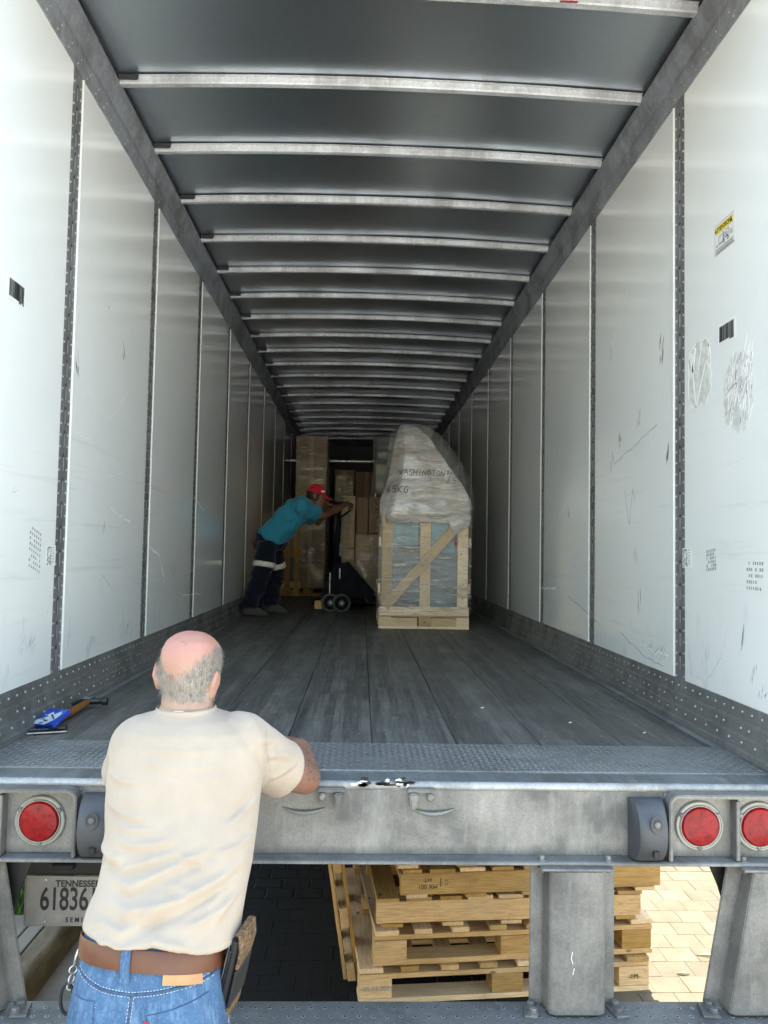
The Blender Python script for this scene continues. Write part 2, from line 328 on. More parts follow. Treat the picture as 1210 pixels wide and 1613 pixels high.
    def obj(s, name, mat, parent=None, smooth=False, bevel=0, seg=1, fix=True, **k):
        return link(name, s.mesh(name, M[mat] if isinstance(mat, str) else mat, smooth, bevel, seg, fix), parent, **k)
def link(name, data, parent=None, loc=None, rot=None, label=None, cat=None, group=None, kind=None):
    o = bpy.data.objects.new(name, data); COL.objects.link(o)
    if parent: o.parent = parent
    if loc is not None: o.location = loc
    if rot is not None: o.rotation_euler = rot
    for a, b in (('label', label), ('category', cat), ('group', group), ('kind', kind)):
        if b: o[a] = b
    return o
def thing(name, label, cat, loc=(0, 0, 0), rot=(0, 0, 0), group=None): return link(name, None, None, loc, rot, label, cat, group)
def boxobj(name, lo, hi, mat, parent=None, bevel=.003, seg=1, **k): return MB().box(lo, hi).obj(name, mat, parent, bevel=bevel, seg=seg, **k)
def text_mesh(txt, size, mat, extrude=.0006, bold=0., sx=1.):
    c = bpy.data.curves.new('lettering', 'FONT'); c.body = txt; c.size = size; c.extrude = extrude; c.offset = bold; c.align_x = 'CENTER'; c.align_y = 'CENTER'
    o = bpy.data.objects.new('lettering', c); COL.objects.link(o); bpy.context.view_layer.update()
    me = bpy.data.meshes.new_from_object(o.evaluated_get(bpy.context.evaluated_depsgraph_get())); bpy.data.objects.remove(o); bpy.data.curves.remove(c)
    if sx != 1.:
        for v in me.vertices: v.co.x *= sx
    me.materials.clear(); me.materials.append(M[mat]); return me
def remesh(mb, voxel, smooth_iter=4, name='tmp'):
    me = bpy.data.meshes.new(name); me.from_pydata(mb.v, [], mb.f)
    bm = bmesh.new(); bm.from_mesh(me); bmesh.ops.recalc_face_normals(bm, faces=bm.faces); bm.to_mesh(me); bm.free()
    o = bpy.data.objects.new(name, me); COL.objects.link(o)
    m = o.modifiers.new('r', 'REMESH'); m.mode = 'VOXEL'; m.voxel_size = voxel
    if smooth_iter: q = o.modifiers.new('s', 'SMOOTH'); q.factor = .5; q.iterations = smooth_iter
    bpy.context.view_layer.update()
    r = bpy.data.meshes.new_from_object(o.evaluated_get(bpy.context.evaluated_depsgraph_get())); bpy.data.objects.remove(o); bpy.data.meshes.remove(me)
    r.polygons.foreach_set('use_smooth', [True]*len(r.polygons)); return r
def co_array(me):
    a = np.empty(len(me.vertices)*3, np.float32); me.vertices.foreach_get('co', a); return a.reshape(-1, 3)
def nor_array(me):
    return np.array([tuple(v.normal) for v in me.vertices], np.float32)
def set_co(me, a): me.vertices.foreach_set('co', a.astype(np.float32).ravel()); me.update()
def tone(me, cols):
    at = me.color_attributes.new('tone', 'FLOAT_COLOR', 'POINT'); c = np.ones((len(me.vertices), 4), np.float32); c[:, :3] = cols; at.data.foreach_set('color', c.ravel())
def ring(c, a, b, e=2.2, n=40, T=None, tilt=0.):
    out = []
    for k in range(n):
        t = 2*math.pi*k/n; ct, st = math.cos(t), math.sin(t)
        x = a*math.copysign(abs(ct)**(2/e), ct); y = b*math.copysign(abs(st)**(2/e), st); v = Vector((x, y, 0))
        if T: v = T @ v
        out.append(Vector(c)+v+Vector((0, 0, tilt*x)))
    return out
def capsule(mb, pts, rs, n=20):
    """tapered limb along a polyline, with domed ends"""
    pts = [Vector(p) for p in pts]; d0 = (pts[1]-pts[0]).normalized(); d1 = (pts[-1]-pts[-2]).normalized()
    P = [pts[0]-d0*rs[0]*.92, pts[0]-d0*rs[0]*.6]+pts+[pts[-1]+d1*rs[-1]*.6, pts[-1]+d1*rs[-1]*.92]
    Rr = [rs[0]*.35, rs[0]*.8]+list(rs)+[rs[-1]*.8, rs[-1]*.35]
    return mb.tube(P, Rr, n)

# ------------------------------------------------------------------ ground
g = MB(); gs = 400
g.add([(-gs, -gs, -.016), (gs, -gs, -.016), (gs, gs, -.016), (-gs, gs, -.016)], [(0, 1, 2, 3)]).obj('ground', 'ground', kind='structure', fix=False)
pave = MB().add([(-1.2, -1.65, -.006), (6.1, -1.65, -.006), (6.1, 6.1, -.006), (-1.2, 6.1, -.006)], [(0, 1, 2, 3)]).obj('paving', 'sand', kind='structure', fix=False)
PW, PH = .155, .125
def paver_mesh(j=0):
    m = MB(); m.box((-PW/2+.0005, -PH/2+.0005, -.04), (PW/2-.0005, PH/2-.0005, 0)); return m.mesh('paver', M['paver'], bevel=.0015)
pm = paver_mesh(); pmd = pm.copy(); pmd.materials.clear(); pmd.materials.append(M['pavershade']); rest = MB(); restd = MB(); cnt = 0  # pmd and restd: same pavers, darkened in colour for the under-trailer shade
for j in range(-48, 64):
    for i in range(-6, 58):
        x = i*PW+(PW/2 if j % 2 else 0); y = j*PH
        if x < -1.05: continue
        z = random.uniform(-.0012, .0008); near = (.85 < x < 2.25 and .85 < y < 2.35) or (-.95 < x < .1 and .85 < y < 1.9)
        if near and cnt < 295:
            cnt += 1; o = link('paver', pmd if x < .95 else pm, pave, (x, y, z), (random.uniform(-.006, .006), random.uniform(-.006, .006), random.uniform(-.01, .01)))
        elif -1.6 < y < 6 and x < 6:
            h = Matrix.Translation((x, y, z)); w2, h2, bv = PW/2-.002, PH/2-.002, .005
            vs = [h @ Vector(p) for p in ((-w2, -h2, -.01), (w2, -h2, -.01), (w2, h2, -.01), (-w2, h2, -.01), (-w2+bv, -h2+bv, 0), (w2-bv, -h2+bv, 0), (w2-bv, h2-bv, 0), (-w2+bv, h2-bv, 0))]
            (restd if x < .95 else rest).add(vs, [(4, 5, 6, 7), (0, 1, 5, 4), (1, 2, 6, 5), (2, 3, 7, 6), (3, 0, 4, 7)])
rest.obj('paver_field', 'paver', pave, fix=False, kind='stuff'); restd.obj('shade_tinted_paver_field', 'pavershade', pave, fix=False, kind='stuff')
# kerb, gutter, pavement and lawn on the left
MB().box((-1.40, -8, -.06), (-1.03, 14, -.002)).obj('gutter', 'conc', kind='structure', bevel=.004)
kb = MB(); kb.prism([(-1.475, -.06), (-1.37, -.06), (-1.385, .105), (-1.40, .125), (-1.475, .132)], 'y', -8, 14); kb.obj('kerb', 'kerbface', kind='structure', bevel=.006)
sw = None
for k in range(-5, 9):
    MB().box((-1.545, k*1.5+.003, -.05), (-1.479, k*1.5+1.497, .134)).obj('kerb_backing', 'conc', kind='structure', bevel=.004)
    if k < 1: MB().box((-2.6, k*1.5-.05+.004, -.05), (-1.549, k*1.5-.05+1.496, .137)).obj('footpath', 'conc', kind='structure', bevel=.005)
lawn = MB(); rows = []
for i in range(26):
    x = -1.552-.35*i*(1+i*.12); rows.append([(x, y*.7-8, .10+.03*mnoise.noise((x*2, y*1.3, 0))) for y in range(32)])
lawn.grid(rows).obj('lawn_soil', 'soil', kind='structure', smooth=True)
gr = MB()
for k in range(9000):
    x = -1.565-abs(random.gauss(0, .7)); y = 1.47+abs(random.gauss(0, 1.3)); h = random.uniform(.06, .2); a = random.uniform(0, 6.28); w = random.uniform(.003, .006); l = random.uniform(.01, .07); b = random.uniform(0, 6.28)
    p = Vector((x, y, .09)); s = Vector((math.cos(a)*w, math.sin(a)*w, 0)); t = Vector((math.cos(b)*l, math.sin(b)*l, h)); m_ = t*.55+Vector((0, 0, h*.12))
    gr.add([p-s, p+s, p+m_+s*.7, p+m_-s*.7, p+t], [(0, 1, 2, 3), (3, 2, 4)])
gr.obj('grass', 'grass', kind='stuff', fix=False, label='green grass growing beside the footpath', cat='grass')

# ------------------------------------------------------------------ the trailer
TR = thing('semi_trailer', 'empty-mouthed white-lined box semi trailer with galvanised rear sill and underride bar', 'trailer')
HW = 1.273; ZW0 = FL+.155; ZW1 = FL+2.63; YE = 14.2; ROOF = FL+2.885
# floor boards
fb = MB().box((-.1483, 0, -.03), (.1483, YE-.43, 0)).mesh('floor_board', M['floor'], bevel=.0025)
for i in range(8): link('floor_board', fb, TR, (-1.0575+.2992*i, .432, FL+random.uniform(-.001, .001)))
sw_ = MB()
for k in range(26):
    for i in range(8):
        for dx in (-.1, .0, .1): sw_.rivet((-1.0575+.2992*i+dx+random.uniform(-.012, .012), .56+k*.31+random.uniform(-.01, .01), FL+.0008), (0, 0, 1), .0058, .0008)
sw_.obj('screw_heads', 'strip', TR, fix=False, kind='stuff')
boxobj('floor_bed', (-1.28, .02, FL-.12), (1.28, YE, FL-.032), 'under', TR)
for s in (-1, 1):
    boxobj('floor_margin', tuple(sorted((s*1.2085, s*1.272))[:1])+(.432, FL-.03), tuple(sorted((s*1.2085, s*1.272))[1:])+(YE, FL-.0015), 'margin', TR)
# tread plate and sill
tp = boxobj('tread_plate', (-1.235, .098, FL-.02), (1.235, .428, FL+.001), 'tread', TR, bevel=.002)
tb = MB()
for j in range(15):
    for i in range(118):
        x = -1.222+i*.0208; y = .112+j*.0215
        if y > .42: continue
        a = R(45) if (i+j) % 2 else R(-45); a += random.uniform(-.05, .05); T = Matrix.Translation((x, y, FL+.001)) @ Matrix.Rotation(a, 4, 'Z'); L_, w_, h_ = .0115, .0034, .0014
        vs = [T @ Vector(p) for p in ((-L_, 0, 0), (0, -w_, 0), (L_, 0, 0), (0, w_, 0), (-L_*.5, 0, h_), (0, -w_*.4, h_), (L_*.5, 0, h_), (0, w_*.4, h_))]
        tb.add(vs, [(4, 5, 6, 7), (0, 1, 5, 4), (1, 2, 6, 5), (2, 3, 7, 6), (3, 0, 4, 7)])
tb.obj('tread_bars', 'treadbar', tp, fix=False, kind='stuff')
boxobj('sill_top', (-1.29, .004, FL-.03), (1.29, .095, FL-.004), 'silltop', TR, bevel=.002)
# sill lip: rounded worn edge
lp = MB(); rows = []
for i in range(131):
    x = -1.29+i*2.58/130; rows.append([(x, .006-.012*math.sin(t)+.0016*mnoise.noise((x*30, t, 2)), FL-.017+.013*math.cos(t)+.0012*mnoise.noise((x*24, t, 0))) for t in [math.pi*k/8 for k in range(9)]])
lp.grid(rows).obj('sill_lip', 'lip', TR, smooth=True)
SI = boxobj('rear_sill', (-1.29, 0, .985), (1.29, .03, FL-.026), 'sill', TR, bevel=.002)
MB().prism([(-.052, .976), (.03, .976), (.03, .986), (-.046, .986), (-.052, .983)], 'x', -1.29, 1.29).obj('sill_flange', 'sill', TR, bevel=.0015)
# shallow pressed arcs and hook brackets
for cx in (-.215, .165):
    a = MB(); pts = [(cx+.062*t, -.003-.004*(1-t*t), 1.105+.014*t*t) for t in [k/10-1 for k in range(21)]]
    a.tube(pts, [.0015+.0055*(1-abs(k/10-1)**2) for k in range(21)], 8).obj('pressed_lip', 'post', TR, smooth=True)
for cx, f in ((-.135, 1), (.128, -1)):
    h = MB(); h.box((cx-.04, -.022, 1.168), (cx+.04, .002, 1.181))
    h.prism([(-.022, 1.17), (0, 1.17), (0, 1.14), (-.018, 1.135)], 'x', cx-.034, cx-.018)
    br = h.obj('hook_bracket', 'post', TR, bevel=.003, seg=2)
    k = MB(); k.prism([(cx+f*.008, 1.17), (cx+f*.036, 1.17), (cx+f*.03, 1.125), (cx+f*.014, 1.125)], 'y', -.035, .001); k.obj('hook', 'post', br, bevel=.004, seg=2)
    k = MB(); k.lathe([(.011, 0), (.011, .008), (.007, .012)], Matrix.Translation((cx-f*.026, -.02, 1.158)) @ Matrix.Rotation(R(90), 4, 'X'), 12); k.obj('bolt', 'post', br, smooth='auto')
# torn label on the lip
lb = MB(); poly = [(-.066, 1.176), (-.02, 1.174), (.02, 1.176), (.06, 1.173), (.098, 1.176), (.1, 1.19), (-.066, 1.191)]
lb.prism(poly, 'y', -.0022, -.0008); tl = lb.obj('torn_label', 'cream', TR)
random.seed(3)
for k in range(26):
    x = random.uniform(-.085, .105); z = 1.191+random.uniform(-.006, .016); w = random.uniform(.006, .02); h = random.uniform(.002, .006)
    n = 9; poly = [(x+w*math.cos(2*math.pi*i/n)*random.uniform(.6, 1.2), z+h*math.sin(2*math.pi*i/n)*random.uniform(.5, 1.3)) for i in range(n)]
    yy = -.0085 if z > 1.178 else -.003
    MB().prism(poly, 'y', yy, yy+.006).obj('tar_patch', 'tar' if k % 4 else 'whitepaint', tl)
# tail light boxes
def tail_box(s):
    x0, x1, xd = (.852, 1.285, 1.058) if s > 0 else (.858, 1.285, 1.075); lamps = (.957, 1.136) if s > 0 else (.974, 1.166)
    b = MB(); b.box((s*x0, -.004, .987) if s > 0 else (-x1, -.004, .987), (s*x1, -.001, 1.172) if s > 0 else (-x0, -.001, 1.172)); bk = b.obj('light_panel', 'sill', TR)
    # rounded rim: left side, top with rounded corners
    t = .011; pts = []
    def arc(cx, cz, r, a0, a1): return [(cx+r*math.cos(R(a0+(a1-a0)*k/5)), cz+r*math.sin(R(a0+(a1-a0)*k/5))) for k in range(6)]
    outer = [(x0, .987)]+arc(x0+.03, 1.148, .03, 180, 90)+arc(x1-.03, 1.148, .03, 90, 0)+[(x1, .987)]
    inner = [(x0+t, .987)]+arc(x0+.03, 1.148, .03-t, 180, 90)+arc(x1-.03, 1.148, .03-t, 90, 0)+[(x1-t, .987)]
    vs = []; fs = []; n = len(outer)
    for y in (-.048, 0):
        for (u, v) in outer+inner: vs.append((s*u, y, v))
    for i in range(n-1):
        fs += [(i, i+1, n+i+1, n+i), (2*n+i, 3*n+i, 3*n+i+1, 2*n+i+1), (i, 2*n+i, 2*n+i+1, i+1), (n+i, n+i+1, 3*n+i+1, 3*n+i)]
    fs += [(0, n, 3*n, 2*n), (n-1, 3*n-1, 4*n-1, 2*n-1)]
    MB().add(vs, fs).obj('light_guard', 'sill', TR, bevel=.0025, seg=2, smooth='auto')
    xx = sorted((s*xd-.006, s*xd+.006)); boxobj('light_divider', (xx[0], -.043, .988), (xx[1], -.0045, 1.16), 'sill', TR, bevel=.002)
    for xl in (s*lamps[0], s*lamps[1]):
        T = Matrix.Translation((xl, -.004, 1.078)) @ Matrix.Rotation(R(90), 4, 'X')
        lm = MB().lathe([(.0565, 0), (.0565, .012), (.052, .017), (.03, .021), (.008, .0225)], T, 36).obj('tail_light', 'red', TR, smooth='auto')
        MB().lathe([(.072, 0), (.072, .006), (.069, .009), (.066, .009), (.064, .0065), (.0615, .0065), (.0595, .0125), (.0578, .0125), (.0572, .004)], T, 36).obj('bezel', 'bezel', lm, smooth='auto')
        for k in range(3):
            a = R(90+180+120*k); bp = Vector((xl+.0635*math.cos(a), -.011, 1.078+.0635*math.sin(a)))
            MB().lathe([(.0075, 0), (.0075, .003), (.0055, .0055), (.002, .0055)], Matrix.Translation(bp) @ Matrix.Rotation(R(90), 4, 'X'), 12).obj('screw', 'post', lm, smooth='auto')
        # moulded star ribs on the lens
        st = MB()
        for k in range(6):
            a = R(60*k+30); T2 = T @ Matrix.Rotation(a, 4, 'Z'); st.prism([(0, 0), (.002, 0), (.002, .001)], 'z', 0, .0001) if False else st.box((.008, -.0012, .0195), (.04, .0012, .0212), T2)
        st.obj('lens_ribs', 'red', lm)
for s in (-1, 1): tail_box(s)
# dock bumpers: domed rubber with a bolt recess
for cx in (-.802, .793):
    m = MB(); prof = []
    for k in range(13):
        t = k/12; z = .992+t*.166; y = -.012-.082*max(0, math.sin(math.pi*min(max((t*.92+.06), 0), 1)))**.45; prof.append((y, z))
    rows = []
    for ix, (x, f) in enumerate(((-.048, 0.), (-.048, .62), (-.040, .9), (-.026, 1), (.026, 1), (.040, .9), (.048, .62), (.048, 0))):
        rows.append([(cx+x, y*f, z) for y, z in prof])
    m.grid(rows); n = 13
    m.f += [tuple(r*n for r in range(8)), tuple(r*n+12 for r in reversed(range(8)))]
    du = m.obj('dock_bumper', 'rubber', TR, smooth='auto')
    T = Matrix.Translation((cx+.004, -.0945, 1.108)) @ Matrix.Rotation(R(90), 4, 'X')
    MB().lathe([(.019, 0), (.018, .002), (.014, .002), (.0125, .0008)], Matrix(T) @ Matrix.Scale(1.35, 4, (0, 1, 0)), 20).obj('bolt_recess', 'rubber', du, smooth='auto')
    MB().lathe([(.0095, .0005), (.0095, .004), (.006, .007), (.002, .0072)], T, 16).obj('bolt', 'sill', du, smooth='auto')
    boxobj('slot', (cx-.004, -.093, 1.012), (cx+.014, -.082, 1.032), 'black', du, bevel=.002)
# underride bar and its posts
UB = MB(); UB.prism([(-.16, .555), (-.155, .56), (.012, .56), (.017, .555), (.017, .46), (-.16, .46)], 'x', -1.2, 1.2); ub = UB.obj('underride_bar', 'post', TR, bevel=.002)
hl = MB()
for j, y in enumerate((-.022, -.062, -.1, -.138)):
    for k in range(60):
        x = -1.17+k*.0396+(.0198 if j % 2 else 0)
        hl.lathe([(.0062, 0), (.0062, .0012), (.0042, .0013), (.0042, .0006)], Matrix.Translation((x, y, .5598)), 10)
hl.obj('punched_holes', 'slotb', ub, kind='stuff')
hd = MB()
for j, y in enumerate((-.022, -.062, -.1, -.138)):
    for k in range(60):
        x = -1.17+k*.0396+(.0198 if j % 2 else 0); hd.lathe([(.004, 0), (.004, .0009)], Matrix.Translation((x+.0006, y+.0004, .5602)), 8)
hd.obj('hole_bottoms', 'slot', ub, kind='stuff')
def bolt(p, parent, d='z', r=.014):
    T = Matrix.Translation(p) @ (Matrix.Identity(4) if d == 'z' else Matrix.Rotation(R(180), 4, 'X') if d == '-z' else Matrix.Rotation(R(90), 4, 'X'))
    m = MB().lathe([(r*1.35, 0), (r*1.35, .003)], T, 16); m.lathe([(r, .003), (r, .012), (r*.8, .0145)], T, 6); return m.obj('bolt', 'post', parent, smooth='auto')
def hatpost(xt, xb, wid, mid, name='underride_post'):
    """pressed hat-section post, top centre xt, bottom centre xb"""
    z0, z1 = .568, .968
    prof = [(-wid/2, .012), (-wid/2, .004), (-mid/2-.012, .002), (-mid/2-.003, -.05), (-mid/2+.012, -.06), (mid/2-.012, -.06), (mid/2+.003, -.05), (mid/2+.012, .002), (wid/2, .004), (wid/2, .012)]
    rows = [[(xb+(xt-xb)*t+u, v-.012, z0+(z1-z0)*t) for u, v in prof] for t in [k/6 for k in range(7)]]
    m = MB().loft(rows); p = m.obj(name, 'post', TR, bevel=.0025, seg=2, smooth='auto')
    boxobj('top_plate', (xt-wid/2+.02, -.075, .9685), (xt+wid/2-.02, .02, .9755), 'post', p, bevel=.002)
    for sx in (-1, 1):
        f = MB(); xi = xb+sx*(mid/2+.016); xo = xb+sx*(wid/2+.014); pts = [(xi, .0), (xo, -.0), (xo+sx*.012, -.07), (xi+sx*.02, -.075)]; f.prism(pts if sx > 0 else list(reversed(pts)), 'z', .5602, .567); fo = f.obj('foot_plate', 'post', p, bevel=.0015)
        for yy in (-.022, -.055): bolt((xb+sx*(mid/2+.045), yy, .567), p, 'z', .0115)
        bolt((xt+sx*(mid/2+.02), -.04, .969), p, '-z', .009); bolt((xt+sx*(mid/2+.02), -.035, .986), p, 'z', .009)
    return p
hatpost(.578, .578, .25, .155); hatpost(-.578, -.578, .25, .155); hatpost(1.165, 1.092, .25, .14); hatpost(-1.195, -1.118, .25, .14)
sc = MB()
for pts in ([(.562, 0, .745), (.558, 0, .728), (.563, 0, .712)], [(.567, 0, .70), (.563, 0, .682)]): sc.tube([(x, -.0735, z) for x, _, z in pts], .0012, 5)
sc.obj('chalk_mark', 'whitepaint', TR)
# black gussets at the corners, plate holder and licence plate
for s in (-1, 1):
    MB().prism([(s*.985, 1.0), (s*1.035, .885), (s*1.12, .62), (s*1.2, .62), (s*1.25, 1.0)], 'y', .035, .05).obj('corner_gusset', 'black', TR)
boxobj('plate_holder', (-1.135, .215, .83), (-.74, .23, 1.05), 'under', TR)
boxobj('plate_lamp', (-1.015, .19, .855), (-.945, .215, .873), 'black', TR, bevel=.004)
lpz, lpx = .757, -.945
P_ = MB(); P_.box((lpx-.152, .202, lpz-.077), (lpx+.152, .204, lpz+.077)); LP = P_.obj('licence_plate', 'plate', TR, bevel=.0)
m = MB(); q = [(lpx-.15, .2015, lpz-.075), (lpx+.15, .2015, lpz-.075), (lpx+.15, .2015, lpz+.075), (lpx-.15, .2015, lpz+.075)]; m.tube(q, .0018, 6, True); m.obj('plate_rim', 'plate', LP, smooth=True)
RX = (R(90), 0, 0)
link('state_lettering', text_mesh('TENNESSEE', .0275, 'ink', bold=.0006, sx=.98), LP, (lpx+.012, .2008, lpz+.053), RX)
link('number_lettering', text_mesh('618361', .098, 'ink', bold=.0012, sx=.62), LP, (lpx-.013, .2008, lpz+.003), RX)
link('kind_lettering', text_mesh('S E M I', .021, 'ink', bold=.0003, sx=.9), LP, (lpx+.005, .2008, lpz-.058), RX)
for sx in (-1, 1):
    for sz in (-1, 1): MB().lathe([(.006, 0), (.006, .002), (.003, .003)], Matrix.Translation((lpx+sx*.089, .2015, lpz+sz*.064)) @ Matrix.Rotation(R(90), 4, 'X'), 12).obj('screw', 'steel', LP, smooth='auto')
boxobj('month_sticker', (lpx-.135, .2008, lpz-.066), (lpx-.117, .2016, lpz-.052), 'inkg', LP, bevel=0)
# frame underneath
for k in range(22): boxobj('cross_member', (-1.22, .55+k*.62, FL-.22), (1.22, .60+k*.62, FL-.121), 'under', TR)
for s in (-1, 1):
    boxobj('slider_rail', (s*.52-.05, .6, .86), (s*.52+.05, 9, .979), 'under', TR)
    boxobj('side_rail', tuple(sorted((s*1.281, s*1.30)))[:1]+(.03, 1.0), tuple(sorted((s*1.281, s*1.30)))[1:]+(YE+.05, FL+.12), 'sill', TR)
for s in (-1, 1):
    for yy in (3.4, 4.65):
        for xx in (.80, 1.09):
            T = Matrix.Translation((s*xx, yy, .51)) @ Matrix.Rotation(R(90), 4, 'Y')
            ty = MB().lathe([(.30, -.12), (.46, -.135), (.50, -.11), (.51, 0), (.50, .11), (.46, .135), (.30, .12)], T, 40).obj('tyre', 'rubber', TR, smooth='auto'); MB().lathe([(.29, -.10), (.285, .10), (.12, .06), (.1, -.06)], T, 30).obj('rim', 'sill', ty, smooth='auto')
    boxobj('mud_flap', (s*.95-.3, 5.45, .2), (s*.95+.3, 5.46, .95), 'black', TR); boxobj('mud_flap', (s*.95-.3, 2.72, .25), (s*.95+.3, 2.73, .98), 'black', TR)
for yy in (3.4, 4.65): MB().cyl((-.7, yy, .51), (.7, yy, .51), .06).obj('axle', 'under', TR, smooth='auto')
boxobj('suspension_crossframe', (-.6, 4.0, .35), (.6, 4.05, .9), 'under', TR)
# walls: liner panels, recessed riveted logistic strips, scuff band, top rail
stm = MB().box((-.0505, -.004, 0), (.0505, .0, ZW1-ZW0+.02)).mesh('wall_strip', M['strip'])
rvm = MB(); slm = MB(); sbm = MB()
for k in range(52):
    z = .03+k*.047
    rvm.rivet((-.036, 0, z+.006), (0, 1, 0), .0058, .0035); rvm.rivet((.036, 0, z), (0, 1, 0), .0058, .0035)
for k in range(25):
    z = .06+k*.096; sbm.box((-.006, .0004, z), (.006, .0012, z+.055)); slm.prism([(-.006, z+.055), (.006, z+.055), (.006, z+.066), (0, z+.07), (-.006, z+.066)], 'y', .0003, .0014); slm.box((.006, .0004, z), (.008, .0013, z+.055))
rvm = rvm.mesh('rivets', M['rivet'], fix=False, smooth=True); sbm = sbm.mesh('slots', M['slotb']); slm = slm.mesh('slot_tops', M['slot'])
for s in (-1, 1):
    y0 = (.826 if s < 0 else .876); n = 11; w = .0515
    seams = [y0+1.22*k for k in range(n)]; edges = [.02]+seams
    for k in range(n):
        a = edges[k]+(w if k else 0); b = (edges[k+1]-w) if k+1 < len(edges) else YE
        xs = sorted((s*(HW-.004), s*(HW+.014)))
        if k: xe = sorted((s*(HW-.0085), s*(HW-.0035))); boxobj('panel_edge', (xe[0], a-.001, FL+.17), (xe[1], a+.009, ZW1+.02), 'peel', TR, bevel=.001)
        nx = 1
        boxobj('wall_panel', (xs[0], a, ZW0-.02), (xs[1], b, ZW1+.02), 'wall', TR, bevel=.0012)
        st = link('wall_strip', stm, TR, (s*(HW-.0015), seams[k], ZW0-.01), (0, 0, R(90) if s > 0 else R(-90)))
        link('rivets', rvm, st, kind='stuff')
        if k < 8: link('slots', sbm, st, kind='stuff'); link('slot_tops', slm, st, kind='stuff')
    xs = sorted((s*(HW+.015), s*(HW+.021))); boxobj('outer_skin', (xs[0], .02, FL), (xs[1], YE+.05, ROOF+.02), 'whitepaint', TR)
    # scuff band
    pr = [(1.284, .168), (1.2655, .168), (1.2635, .113), (1.2555, .109), (1.2535, .066), (1.2455, .062), (1.243, .024), (1.236, .019), (1.2345, .0), (1.284, 0)]
    sb = MB().prism([(s*u, FL+v) for u, v in (pr if s > 0 else reversed(pr))], 'y', .03, YE).obj('scuff_rail', 'scuff', TR, bevel=.001)
    rv = MB(); dn = (-s, 0, .05)
    for k in range(150): rv.rivet((s*1.2645, .08+k*.066, FL+.142), dn, .0055, .0032)
    for k in range(55):
        y = .1+k*.18
        for dy in (0, .055): rv.rivet((s*1.2544, y+dy, FL+.089), dn, .0055, .0032)
        rv.rivet((s*1.2442, y+.03, FL+.045), dn, .0055, .0032); rv.rivet((s*1.2442, y+.12, FL+.045), dn, .0055, .0032)
    rv.obj('rivets', 'rivet', sb, smooth=True, fix=False, kind='stuff')
    # top rail: riveted skirt, shallow groove, sloping upper web
    pr = [(1.266, 2.63), (1.262, 2.63), (1.258, 2.715), (1.262, 2.728), (1.262, 2.74), (1.235, 2.80), (1.228, 2.838), (1.236, 2.842), (1.284, 2.80), (1.284, 2.63)]
    tr = MB().prism([(s*u, FL+v) for u, v in (pr if s > 0 else reversed(pr))], 'y', .03, YE).obj('top_rail', 'rail', TR, bevel=.0015)
    rv = MB()
    for k in range(120):
        y = .06+k*.105; rv.rivet((s*1.2612, y, FL+2.65), dn, .005, .003); rv.rivet((s*1.2595, y+.03, FL+2.685), dn, .005, .003)
    rv.obj('rivets', 'rivet', tr, smooth=True, fix=False, kind='stuff')
    boxobj('rail_web', tuple(sorted((s*1.238, s*1.283)))[:1]+(.03, FL+2.842), tuple(sorted((s*1.238, s*1.283)))[1:]+(YE, ROOF+.02), 'black', TR)
    boxobj('corner_post', tuple(sorted((s*1.262, s*1.32)))[:1]+(-.03, .975), tuple(sorted((s*1.262, s*1.32)))[1:]+(.018, ROOF+.06), 'sill', TR)
    # swung-back rear door along the side
    xs = sorted((s*1.335, s*1.365)); dr = boxobj('rear_door', (xs[0], .03, 1.02), (xs[1], 1.27, ROOF-.02), 'whitepaint', TR)
    for yy in (.5, 1.0): MB().cyl((s*1.385, yy, .98), (s*1.385, yy, ROOF), .014).obj('lock_rod', 'sill', dr, smooth='auto')
    for zz in (1.3, 2.2, 3.1, 3.8): boxobj('hinge', tuple(sorted((s*1.321, s*1.334)))[:1]+(-.01, zz), tuple(sorted((s*1.321, s*1.334)))[1:]+(.09, zz+.05), 'sill', dr)
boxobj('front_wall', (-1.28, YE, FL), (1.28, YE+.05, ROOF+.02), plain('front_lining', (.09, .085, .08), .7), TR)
boxobj('rear_header', (-1.3, -.03, FL+2.80), (1.3, .05, ROOF+.07), 'sill', TR)
# roof sheet, cambered
def camber(x): return .032*(1-(x/1.25)**2)
rows = []
for j in range(150):
    y = .05+j*(YE-.05)/149; rows.append([(x, y, ROOF-.017+camber(x)+.0045*mnoise.noise((x*1.1, y*1.5, 4))*(1-(x/1.24)**4)) for x in [-1.24+k*2.48/48 for k in range(49)]])
rsht = MB().grid(rows); top = [(x, y, z+.012) for x, y, z in rsht.v]; rsht.obj('roof_sheet', 'ceil', TR, smooth=True, fix=False)
MB().box((-1.3, .02, ROOF+.03), (1.3, YE+.05, ROOF+.045)).obj('roof_skin', 'whitepaint', TR)
bm_ = MB(); rings = []
prof = [(-.030, .0), (-.030, -.004), (-.021, -.006), (-.019, -.030), (-.014, -.036), (.014, -.036), (.019, -.030), (.021, -.006), (.030, -.004), (.030, 0)]
for k in range(25):
    x = -1.232+k*2.464/24; rings.append([(x, u, v+camber(x)) for u, v in prof])
bowm = bm_.loft(rings).mesh('roof_bow', M['bow'], smooth='auto')
end = MB().prism([(-1.231, -.022), (-1.15, -.022), (-1.141, -.018), (-1.138, -.01), (-1.138, .004), (-1.231, .004)], 'y', -.034, -.0295)
endm = end.mesh('bow_notch', M['slot'], bevel=.001)
for k in range(-1, 20):
    b = link('roof_bow', bowm, TR, (0, 1.233+.61*k, ROOF-.023))
    link('bow_notch', endm, b)
